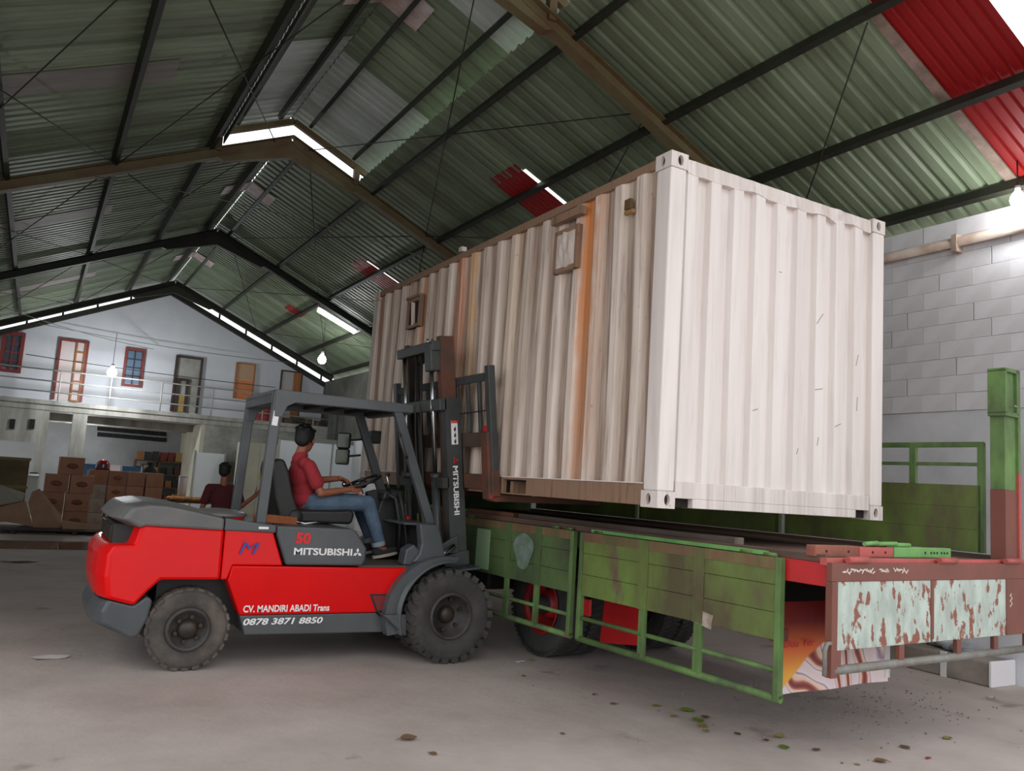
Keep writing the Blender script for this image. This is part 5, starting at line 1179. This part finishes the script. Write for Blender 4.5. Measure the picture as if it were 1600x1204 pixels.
mf = fl_.build('mud_flap', art(), tk); mf['label'] = 'painted mud flap with pale and orange swirls'
letters('Dua Ter', 'lettering', M_redbit, mf, place(FACE_FRONT, (.09, .092, .70)), .34, .05, bold=.01, shear=.25)
MB().span((1.27, .09, .42), (1.34, .12, .86)).build('white_strap', MATS['white_tag'], tk)
MB().span((.02, .09, .74), (.14, .16, .82)).build('rust_bracket', M_tbrown, tk, .004)
# wheels: dual rear tyres on both sides, red drums, axle
T_truck = tyre_mesh(.50, .24, .28, 56, .006, mat('truck_tyre', (48, 48, 48), .8, col2=(72, 70, 68), scale=6, amount=.7))
M_drum = mat('red_brake_drum', (172, 26, 28), .5, col2=(110, 24, 24), scale=4, amount=.8)
for s, x_ in ((-1, .62), (1, TW - .62)):
    for ya in (3.22,):
        w_ = empty('wheel', (x_, ya, .5)); w_.parent = tk; w_.rotation_euler = (0, 0, PI / 2)
        for k, off in enumerate((-.14, .14)):
            o = bpy.data.objects.new('tyre', T_truck); COL.objects.link(o); o.parent = w_; o.location = (0, off, 0)
        d = -s   # local +y looks towards -x after the turn
        MB().lathe([(.29, d * .25), (.275, d * .26), (.25, d * .2), (.23, d * .06), (.14, d * .05), (.13, d * .18), (0, d * .2)], (0, 0, 0), 'y', 28).build('drum', M_drum, w_)
        for k in range(8): a = 2 * PI * k / 8; MB().lathe([(.018, 0), (.018, d * .03), (0, d * .03)], (.185 * math.cos(a), d * .055, .185 * math.sin(a)), 'y', 6, smooth=False).build('lug_nut', M_rim, w_)
MB().tube([(.3, 3.22, .5), (TW - .3, 3.22, .5)], .09, 12).build('axle', M_tdark, tk); MB().ball((TW / 2, 3.22, .5), 1, 16, 10, (.24, .26, .24)).build('differential', M_tdark, tk)
for x_ in (.84, 1.66): MB().bar((x_, 2.4, .86), (x_, 3.22, .66), .09, .06).build('leaf_spring', M_tdark, tk); MB().bar((x_, 4.04, .86), (x_, 3.22, .66), .09, .06).build('leaf_spring', M_tdark, tk)
# red flap behind the wheels and red stay plates between the gates
fl2 = MB(); fl2.prism([(1.90, .345), (1.88, .80), (2.38, .80), (2.44, .27)], .50, .515, axis='x'); fl2.build('red_flap', M_tred, tk)
MB().span((.02, 2.105, BZ - .20), (.06, 2.185, BZ - .02)).build('stay_plate', M_tdark, tk); MB().span((.02, 2.10, .84), (.05, 2.19, .90)).build('stay_plate', M_tred, tk); MB().span((.05, 2.08, .58), (.08, 2.20, .72)).build('stay_plate', M_tred, tk)
MB().span((.15, 3.9, .55), (.60, 5.2, 1.0)).build('fuel_tank', M_tdark, tk, .05)

# loose things lying on the truck bed
def onbed(x, y, z=BZ): return tk.matrix_basis @ Vector((x, y, z))
def bedthing(name, m, a, b, label, cat, rz=0.0, bev=.005, holes=()):
    c = [(a[i] + b[i]) / 2 for i in range(3)]; w_ = onbed(c[0], c[1], a[2])
    r = empty(name, w_, TH + rz, label, cat) if holes else None
    mb = MB().span((-(b[0] - a[0]) / 2, -(b[1] - a[1]) / 2, 0), ((b[0] - a[0]) / 2, (b[1] - a[1]) / 2, b[2] - a[2]))
    if r is None:
        o = mb.build(name, m, None, bev, loc=w_); o.rotation_euler = (0, 0, TH + rz); return tag(o, label, cat)
    mb.build('bar', m, r, bev)
    for hx in holes: MB().lathe([(0, 0), (.009, 0), (.009, -.003), (0, -.003)], (hx, -(b[1] - a[1]) / 2, (b[2] - a[2]) * .5), 'y', 10).build('bolt_hole', M_tdark, r)
    return r
bedthing('channel_bar', mat('rusty_channel', (150, 88, 70), .65, col2=(110, 62, 48), scale=4, amount=.8), (-.02, TL0 + .08, BZ + .015), (.45, TL0 + .15, BZ + .085), 'rust-red steel bar with bolt holes at the rear edge of the truck bed', 'steel bar', 0, .004, (-.12, .12))
bedthing('channel_bar', M_tpink, (.46, TL0 + .08, BZ + .015), (.86, TL0 + .14, BZ + .080), 'faded red steel bar in the middle of the rear bed edge', 'steel bar', 0, .004, (-.05, .1))
bedthing('channel_bar', M_tbright, (.87, TL0 + .08, BZ + .015), (1.62, TL0 + .14, BZ + .085), 'bright green drilled steel bar at the rear bed edge', 'steel bar', 0, .004, (.02, .10, .14, .18, .24, .28, .32))
bedthing('steel_beam', mat('dark_worn_beam', (74, 64, 58), .4, col2=(130, 118, 108), scale=3, amount=.6, stretch=(1, .2, 1)), (.10, .55, BZ + .0), (.20, 3.3, BZ + .07), 'long dark worn steel beam along the left edge of the bed', 'steel beam', .01)
bedthing('timber', mat('brown_timber', (128, 84, 62), .8, col2=(92, 58, 42), scale=4, amount=.8), (.05, 3.35, BZ), (.18, 4.2, BZ + .07), 'brown timber on the bed edge below the forks', 'timber', .02)
bedthing('green_tube', M_tbright, (-.0, 4.25, BZ + .0), (.10, 5.4, BZ + .06), 'green steel tube on the bed edge beside the mast', 'steel tube', -.02)
for i, (x_, y_, rz_) in enumerate(((.62, .02, .15), (.80, .02, -.25), (1.0, .02, .05))):
    o = MB().tube([(-.09, 0, .015), (.09, 0, .015)], .015, 8).build('green_pin', M_tbright, None, loc=onbed(x_, y_ - .22, BZ + (.09 if i < 2 else .085))); o.rotation_euler = (0, -.05 if i < 2 else 0, rz_)
    tag(o, ['left green steel pin lying on the faded red bar', 'middle green steel pin tilted on the rear bars', 'right green steel pin lying flat by the green bar'][i], 'steel pin')

# ================================================================ people
def capsule(mb, a, b, ra, rb, n=12):
    a, b = Vector(a), Vector(b); d = (b - a); L = d.length
    pts = []; rs = []
    d.normalize()
    for k in range(5):
        t = PI / 2 * (1 - k / 4); pts.append(a - d * ra * math.sin(t)); rs.append(max(ra * math.cos(t), .0005))
    for k in range(5):
        t = PI / 2 * k / 4; pts.append(b + d * rb * math.sin(t)); rs.append(max(rb * math.cos(t), .0005))
    mb.tube(pts, rs, n, caps=False)
def ell(mb, c, s, rot=None): mb.ball(c, 1, 20, 14, s, rot)
def fuse(mb, name, m, parent, voxel=.008, smooth=4, org=(0, 0, 0)):
    """melt overlapping volumes into one continuous skin"""
    mb.o = Vector(org); me = mb.mesh(name, m); o = bpy.data.objects.new(name, me); COL.objects.link(o)
    r = o.modifiers.new('remesh', 'REMESH'); r.mode = 'VOXEL'; r.voxel_size = voxel
    s = o.modifiers.new('smooth', 'SMOOTH'); s.iterations = smooth; s.factor = .5
    bpy.context.view_layer.update()
    me2 = bpy.data.meshes.new_from_object(o.evaluated_get(bpy.context.evaluated_depsgraph_get())); o.modifiers.clear(); o.data = me2; me2.name = name
    me2.materials.clear(); me2.materials.append(m)
    me2.polygons.foreach_set('use_smooth', [True] * len(me2.polygons)); o.parent = parent; return o
M_skin = mat('brown_skin', (150, 92, 66), .55, col2=(136, 80, 58), scale=6, amount=.5)
M_hair = mat('black_hair', (20, 18, 18), .6, bump=.6, bscale=70)
M_shirt = mat('faded_red_cotton', (158, 44, 52), .9, col2=(142, 36, 44), scale=5, amount=.7, bump=.3, bscale=6)
M_jean = mat('blue_denim', (72, 92, 112), .9, col2=(104, 122, 138), scale=5, amount=.7, bump=.3, bscale=9)
M_shoe = mat('dark_canvas', (40, 42, 46), .8); M_sole = mat('cream_sole', (190, 176, 156), .7)
M_eye = mat('eye_white', (225, 220, 214), .3); M_iris = mat('dark_iris', (30, 20, 16), .2); M_lip = mat('lip', (128, 66, 58), .5)
def hand(mb, w, d, palm_n, curl, s=1.0, spread=.014):
    """palm + five fingers; w wrist, d direction of hand, palm_n palm normal (fingers curl towards it)"""
    w = Vector(w); d = Vector(d).normalized(); pn = Vector(palm_n); pn = (pn - d * pn.dot(d)).normalized(); sd = d.cross(pn)
    for k in (-1, 0, 1): capsule(mb, w + sd * .018 * k * s, w + d * .085 * s + sd * .024 * k * s, .020 * s, .016 * s, 10)
    lens = (.036, .042, .039, .030)
    for k in range(4):
        b = w + d * .092 * s + sd * (-.033 + .022 * k) * s; dd = d.copy(); r = .0095 * s
        for j in range(3):
            ang = curl * (.55 + .35 * j); dd = (d * math.cos(ang) + pn * math.sin(ang)); e = b + dd * lens[k] * (1, .75, .6)[j] * s
            capsule(mb, b, e, r, r * .92, 8); b = e; r *= .92
    b = w + d * .03 * s - sd * .034 * s; dd = (d * .7 - sd * .75 + pn * .25).normalized()
    for j in range(3):
        e = b + dd * (.038, .032, .026)[j] * s; capsule(mb, b, e, (.0125, .011, .0095)[j] * s, (.011, .0095, .0085)[j] * s, 8); b = e; dd = (dd + d * .35 + pn * .35 * curl).normalized()
def head(mb, c, R, s=1.0):
    """skull, jaw, nose, ears; R maps local (x forward, y left, z up) to world"""
    c = Vector(c); q = lambda x, y, z: c + R @ Vector((x, y, z)) * s
    ell(mb, q(-.012, 0, .025), (.098 * s, .076 * s, .092 * s), R); ell(mb, q(.028, 0, -.035), (.064 * s, .060 * s, .075 * s), R); ell(mb, q(.055, 0, -.078), (.030 * s, .034 * s, .026 * s), R)
    capsule(mb, q(.084, 0, .018), q(.104, 0, -.020), .009 * s, .015 * s, 8); ell(mb, q(.075, 0, .03), (.02 * s, .05 * s, .012 * s), R)
    ell(mb, q(.083, 0, -.052), (.012 * s, .024 * s, .010 * s), R)
    for t in (-1, 1):
        ell(mb, q(-.008, t * .078, -.005), (.016 * s, .010 * s, .030 * s), R); ell(mb, q(.055, t * .042, -.02), (.024 * s, .02 * s, .022 * s), R)
def face_bits(c, R, parent, org, s=1.0):
    c = Vector(c); q = lambda x, y, z: c + R @ Vector((x, y, z)) * s
    for t in (-1, 1):
        e = MB(org).ball(q(.074, t * .031, .004), .0125 * s, 12, 8).build('eye', M_eye, parent); MB(org).ball(q(.083, t * .032, .004), .006 * s, 10, 6).build('iris', M_iris, e)
        MB(org).bar(q(.086, t * .016, .026), q(.078, t * .050, .028), .008 * s, .007 * s).build('eyebrow', M_hair, parent)
    MB(org).ball(q(.089, 0, -.053), 1, 12, 6, (.008 * s, .022 * s, .006 * s), R).build('mouth', M_lip, parent)
def hair(c, R, parent, org, s=1.0):
    mb = MB(); c = Vector(c); q = lambda x, y, z: c + R @ Vector((x, y, z)) * s
    ell(mb, q(-.022, 0, .046), (.101 * s, .084 * s, .086 * s), R); ell(mb, q(-.060, 0, .005), (.058 * s, .072 * s, .075 * s), R)
    for t in (-1, 1): ell(mb, q(-.02, t * .066, .025), (.035 * s, .018 * s, .05 * s), R)
    random.seed(5)
    for k in range(26):
        a = random.uniform(0, 2 * PI); e = random.uniform(.25, 1.4); v = Vector((math.cos(a) * math.cos(e) * .098 - .02, math.sin(a) * math.cos(e) * .082, math.sin(e) * .085 + .048)); ell(mb, q(*v), (.018 * s, .018 * s, .014 * s), R)
    return fuse(mb, 'hair', M_hair, parent, .006, 2, org)

# driver: seated, facing the mast, head turned away
DO = Vector((2.30, 7.87, .86))
dv = empty('person', DO + Vector((.055, 0, 0)), label='driver in a red T-shirt and jeans seated on the forklift', cat='person')
Y0 = 7.87
sh_r, el_r, wr_r = Vector((2.215, Y0 - .185, 1.715)), Vector((2.335, Y0 - .235, 1.470)), Vector((2.665, Y0 - .16, 1.525))
sh_l, el_l, wr_l = Vector((2.215, Y0 + .185, 1.725)), Vector((2.42, Y0 + .24, 1.585)), Vector((2.62, Y0 + .10, 1.62))
hip_r, kn_r, an_r = Vector((2.30, Y0 - .10, 1.375)), Vector((2.845, Y0 - .15, 1.395)), Vector((2.985, Y0 - .175, .975))
hip_l, kn_l, an_l = Vector((2.30, Y0 + .10, 1.375)), Vector((2.845, Y0 + .15, 1.40)), Vector((3.02, Y0 + .175, .985))
hc_ = Vector((2.205, Y0 + .01, 1.972)); HR = (Matrix.Rotation(math.radians(52), 3, 'Z') @ Matrix.Rotation(math.radians(6), 3, 'Y'))
bd = MB()
head(bd, hc_, HR, 1.12); capsule(bd, (2.165, Y0, 1.80), (2.195, Y0, 1.93), .058, .052)
pel = Vector((2.27, Y0, 1.36)); che = Vector((2.195, Y0, 1.63))
ell(bd, pel, (.12, .15, .10)); ell(bd, (2.23, Y0, 1.49), (.095, .13, .13)); ell(bd, che, (.105, .155, .15)); capsule(bd, (2.19, Y0 - .13, 1.73), (2.19, Y0 + .13, 1.73), .055, .055)
for s_, e_, w_ in ((sh_r, el_r, wr_r), (sh_l, el_l, wr_l)): capsule(bd, s_, e_, .047, .038); capsule(bd, e_, w_, .039, .027)
hand(bd, wr_r, (1, .30, .15), (.2, .75, -.45), 1.0); hand(bd, wr_l, (.85, -.35, -.30), (.15, -.3, -.9), .9)
for h_, k_, a_ in ((hip_r, kn_r, an_r), (hip_l, kn_l, an_l)): capsule(bd, h_, k_, .075, .052); capsule(bd, k_, a_, .050, .036); capsule(bd, a_, a_ + Vector((.12, 0, -.05)), .036, .030)
body_o = fuse(bd, 'body', M_skin, dv, .006, 3, DO)
face_bits(hc_, HR, dv, DO, 1.12); hair(hc_, HR, dv, DO, 1.12)
st = MB(); ell(st, (2.23, Y0, 1.40), (.128, .165, .10)); ell(st, (2.225, Y0, 1.49), (.118, .158, .15)); ell(st, che, (.122, .172, .165)); capsule(st, (2.185, Y0 - .135, 1.74), (2.185, Y0 + .135, 1.74), .066, .066); capsule(st, (2.17, Y0, 1.78), (2.178, Y0, 1.815), .078, .068)
for s_, e_ in ((sh_r, el_r), (sh_l, el_l)): capsule(st, s_, s_ + (e_ - s_) * .62, .066, .070)
ell(st, (2.30, Y0, 1.365), (.10, .165, .05))
fuse(st, 'shirt', M_shirt, dv, .007, 3, DO)
jn = MB(); ell(jn, (2.28, Y0, 1.365), (.135, .165, .095))
for h_, k_, a_ in ((hip_r, kn_r, an_r), (hip_l, kn_l, an_l)): capsule(jn, h_, k_, .096, .078); ell(jn, k_, (.078, .072, .075)); capsule(jn, k_, a_ + Vector((-.005, 0, .07)), .076, .060)
fuse(jn, 'jeans', M_jean, dv, .008, 3, DO)
for h_, k_, a_ in ((hip_r, kn_r, an_r), (hip_l, kn_l, an_l)):
    MB(DO).tube([a_ + Vector((-.012, 0, .055)), a_ + Vector((.0, 0, .012))], [.069, .069], 16, caps=False).build('cuff', mat('pale_denim', (142, 154, 162), .9), dv)
    sm = MB(); ell(sm, a_ + Vector((-.01, 0, -.045)), (.055, .042, .05)); capsule(sm, a_ + Vector((-.01, 0, -.062)), a_ + Vector((.17, 0, -.022)), .043, .036)
    so = fuse(sm, 'shoe', M_shoe, dv, .006, 3, DO)
    sl2 = MB(DO); pr = []
    for k in range(20):
        t = 2 * PI * k / 20; pr.append((.08 + .135 * math.cos(t), .047 * math.sin(t) * (1 - .12 * math.cos(t))))
    R_ = Matrix.Rotation(-.20, 3, 'Y'); b0 = a_ + Vector((0, 0, -.105)); vs = [b0 + R_ @ Vector((x, y, 0)) for x, y in pr] + [b0 + R_ @ Vector((x, y, .028)) for x, y in pr]
    sl2.add(vs, [tuple(range(20)), tuple(range(39, 19, -1))] + [((i + 1) % 20, i, 20 + i, 20 + (i + 1) % 20) for i in range(20)]); sl2.build('sole', M_sole, so)

# second person standing by the work table in the background
PY = 12.2; pp = at(352, 737, PY); PO = Vector((pp.x, PY, 0)); hz_ = pp.z
p2 = empty('person', PO, label='person in a maroon shirt standing behind the forklift posts', cat='person')
X, Y = PO.x, PY; s2 = hz_ / 1.60
HR2 = Matrix.Rotation(math.radians(60), 3, 'Z')
M_maroon = mat('maroon_cotton', (82, 28, 34), .9)
b2 = MB(); head(b2, (X, Y, 1.60 * s2), HR2); capsule(b2, (X, Y, 1.42 * s2), (X, Y, 1.55 * s2), .055, .05)
ell(b2, (X, Y, 1.22 * s2), (.15, .11, .18)); ell(b2, (X, Y, .97 * s2), (.15, .11, .13)); ell(b2, (X, Y, 1.08 * s2), (.135, .10, .16)); capsule(b2, (X - .15, Y, 1.36 * s2), (X + .15, Y, 1.36 * s2), .055, .055)
ar = ((Vector((X + .19, Y, 1.36 * s2)), Vector((X + .26, Y - .05, 1.12 * s2)), Vector((X + .40, Y - .18, 1.28 * s2))), (Vector((X - .19, Y, 1.36 * s2)), Vector((X - .26, Y, 1.08 * s2)), Vector((X - .18, Y - .18, .92 * s2))))
for a, b, c in ar: capsule(b2, a, b, .048, .038); capsule(b2, b, c, .038, .027)
hand(b2, ar[0][2], (.5, -.4, .6), (-.6, -.2, .2), .6); hand(b2, ar[1][2], (.3, -.7, -.3), (.5, .2, .2), .6)
lg = ((Vector((X - .09, Y, .92 * s2)), Vector((X - .10, Y - .02, .5 * s2)), Vector((X - .10, Y, .09))), (Vector((X + .09, Y, .92 * s2)), Vector((X + .10, Y - .02, .5 * s2)), Vector((X + .10, Y, .09))))
for a, b, c in lg: capsule(b2, a, b, .078, .055); capsule(b2, b, c, .052, .036); capsule(b2, c - Vector((0, 0, .03)), c + Vector((0, -.14, -.05)), .038, .030)
fuse(b2, 'body', M_skin, p2, .010, 2, PO); face_bits((X, Y, 1.60 * s2), HR2, p2, PO); hair((X, Y, 1.60 * s2), HR2, p2, PO)
s3 = MB(); ell(s3, (X, Y, 1.22 * s2), (.165, .125, .19)); ell(s3, (X, Y, 1.02 * s2), (.16, .12, .19)); capsule(s3, (X - .15, Y, 1.36 * s2), (X + .15, Y, 1.36 * s2), .066, .066)
for a, b, c in ar: capsule(s3, a, a + (b - a) * .65, .064, .066)
fuse(s3, 'shirt', M_maroon, p2, .010, 2, PO)
t3 = MB(); ell(t3, (X, Y, .93 * s2), (.16, .12, .12))
for a, b, c in lg: capsule(t3, a, b, .092, .072); capsule(t3, b, c + Vector((0, 0, .06)), .070, .056)
fuse(t3, 'trousers', mat('dark_trousers', (42, 42, 48), .9), p2, .010, 2, PO)

# ================================================================ small things on the floor
random.seed(11)
def leaf(x, y, size, m, label, rz, curl=.3, group='fallen leaves on the floor'):
    r = empty('leaf', (x, y, .003), rz, label, 'leaf', group)
    mb = MB(); n = 9; vs = []
    for i in range(n):
        t = i / (n - 1); w = size * .36 * math.sin(PI * min(1, t * 1.02 + .0)) ** .8; z = size * curl * (t - .5) ** 2 + .002
        vs += [(size * (t - .5), -w, z + abs(w) * curl), (size * (t - .5), 0, z), (size * (t - .5), w, z + abs(w) * curl * 1.2)]
    mb.add(vs, [(i * 3 + j, i * 3 + j + 1, (i + 1) * 3 + j + 1, (i + 1) * 3 + j) for i in range(n - 1) for j in range(2)])
    o = mb.build('leaf_blade', m, r); sd = o.modifiers.new('thick', 'SOLIDIFY'); sd.thickness = .0015
    MB().tube([(-size * .5, 0, size * curl * .25 + .002), (-size * .72, size * .05, .004)], .0018, 5).build('stalk', m, r)
M_lg = mat('green_leaf', (104, 124, 44), .6); M_ly = mat('yellowed_leaf', (134, 124, 66), .7); M_lb = mat('brown_leaf', (104, 80, 56), .8); M_lr = mat('red_leaf', (150, 40, 40), .7)
LV = [(4.48, 5.15, .08, 'y', 'yellowed leaf lying alone nearest the green gate pipe'), (4.63, 4.96, .13, 'g', 'largest green leaf, upright at the top of the leaf cluster'), (4.41, 4.87, .07, 'y', 'small yellowed leaf left of the green cluster'),
      (4.51, 4.71, .13, 'g', 'green leaf in the middle of the cluster'), (4.63, 4.76, .09, 'b', 'dry brown leaf touching the middle green leaf'), (4.45, 4.60, .10, 'y', 'yellow-green leaf at the lower edge of the cluster'), (4.38, 4.49, .07, 'y', 'small yellowed leaf below the cluster'),
      (4.57, 4.37, .07, 'b', 'brown curled leaf between the two leaf groups'), (4.82, 4.21, .09, 'y', 'pale leaf to the upper right of the single green leaf'), (4.65, 4.18, .06, 'b', 'brown scrap of leaf beside the single green leaf'), (4.66, 4.03, .10, 'g', 'single green leaf lying right of the cluster'),
      (4.84, 3.91, .07, 'b', 'thin brown leaf right of the single green leaf'), (5.55, 3.73, .09, 'b', 'brown leaf on the floor right of the truck corner'), (6.11, 3.76, .09, 'y', 'olive leaf farthest right before the kerb'), (5.07, 3.58, .10, 'b', 'long brown leaf at the bottom right edge'),
      (5.48, 3.51, .05, 'r', 'tiny red leaf near the bottom right edge'), (4.19, 5.58, .05, 'b', 'small brown leaf below the hanging green gate'), (4.17, 5.30, .06, 'b', 'dark brown leaf left of the leaf cluster'), (2.28, 4.98, .12, 'b', 'flat dark brown leaf alone on the floor before the forklift'),
      (2.31, 4.67, .06, 'b', 'small brown scrap nearest the bottom centre'), (4.36, 6.84, .07, 'y', 'yellow leaf by the truck tyre'), (3.95, 6.31, .05, 'b', 'brown leaf between forklift tyre and green gate'), (3.33, 4.77, .04, 'b', 'tiny dark leaf scrap in the middle foreground'), (4.86, 3.6, .04, 'y', 'tiny pale leaf at the bottom right of the foreground')]
for x, y, s, c, lb in LV: leaf(x, y, s, {'g': M_lg, 'y': M_ly, 'b': M_lb, 'r': M_lr}[c], lb, random.uniform(0, 6.28), random.uniform(.12, .4))
def scrap(x, y, s, m, label):
    mb = MB((x, y, .004)); n = 11; pts = []
    for k in range(n):
        a = 2 * PI * k / n; r = s * random.uniform(.6, 1.0); pts.append((x + r * math.cos(a), y + r * .6 * math.sin(a), .004 + random.uniform(0, s * .12)))
    mb.add(pts + [(x, y, .004 + s * .15)], [(k, (k + 1) % n, n) for k in range(n)])
    o = mb.build('paper_scrap', m, None, loc=(x, y, .004)); sd = o.modifiers.new('thick', 'SOLIDIFY'); sd.thickness = .002; tag(o, label, 'paper')
M_pap = mat('dirty_white_paper', (190, 184, 180), .8)
scrap(.30, 7.87, .16, M_pap, 'crumpled grey paper scrap left of the forklift'); scrap(.02, 14.9, .34, M_pap, 'large pale plastic scrap on the floor at the far left'); scrap(4.22, 6.82, .07, M_pap, 'small white paper scrap by the truck tyre'); scrap(7.9, 4.45, .05, M_pap, 'tiny white scrap on the floor before the kerb')
# grit under the truck rear: too many and too small to count
gr = MB()
for k in range(300):
    x = random.gauss(6.3, .75); y = random.gauss(4.75, .45); s = random.uniform(.005, .016)
    gr.box((x, y, s * .3), (s, s * random.uniform(.6, 1.2), s * .7), (random.uniform(0, 1), random.uniform(0, 1), random.uniform(0, 3)))
tag(gr.build('gravel', mat('grey_grit', (142, 132, 126), .9, col2=(104, 96, 90), scale=30, amount=.9)), 'loose grey grit on the floor under the truck rear', 'gravel', kind='stuff')
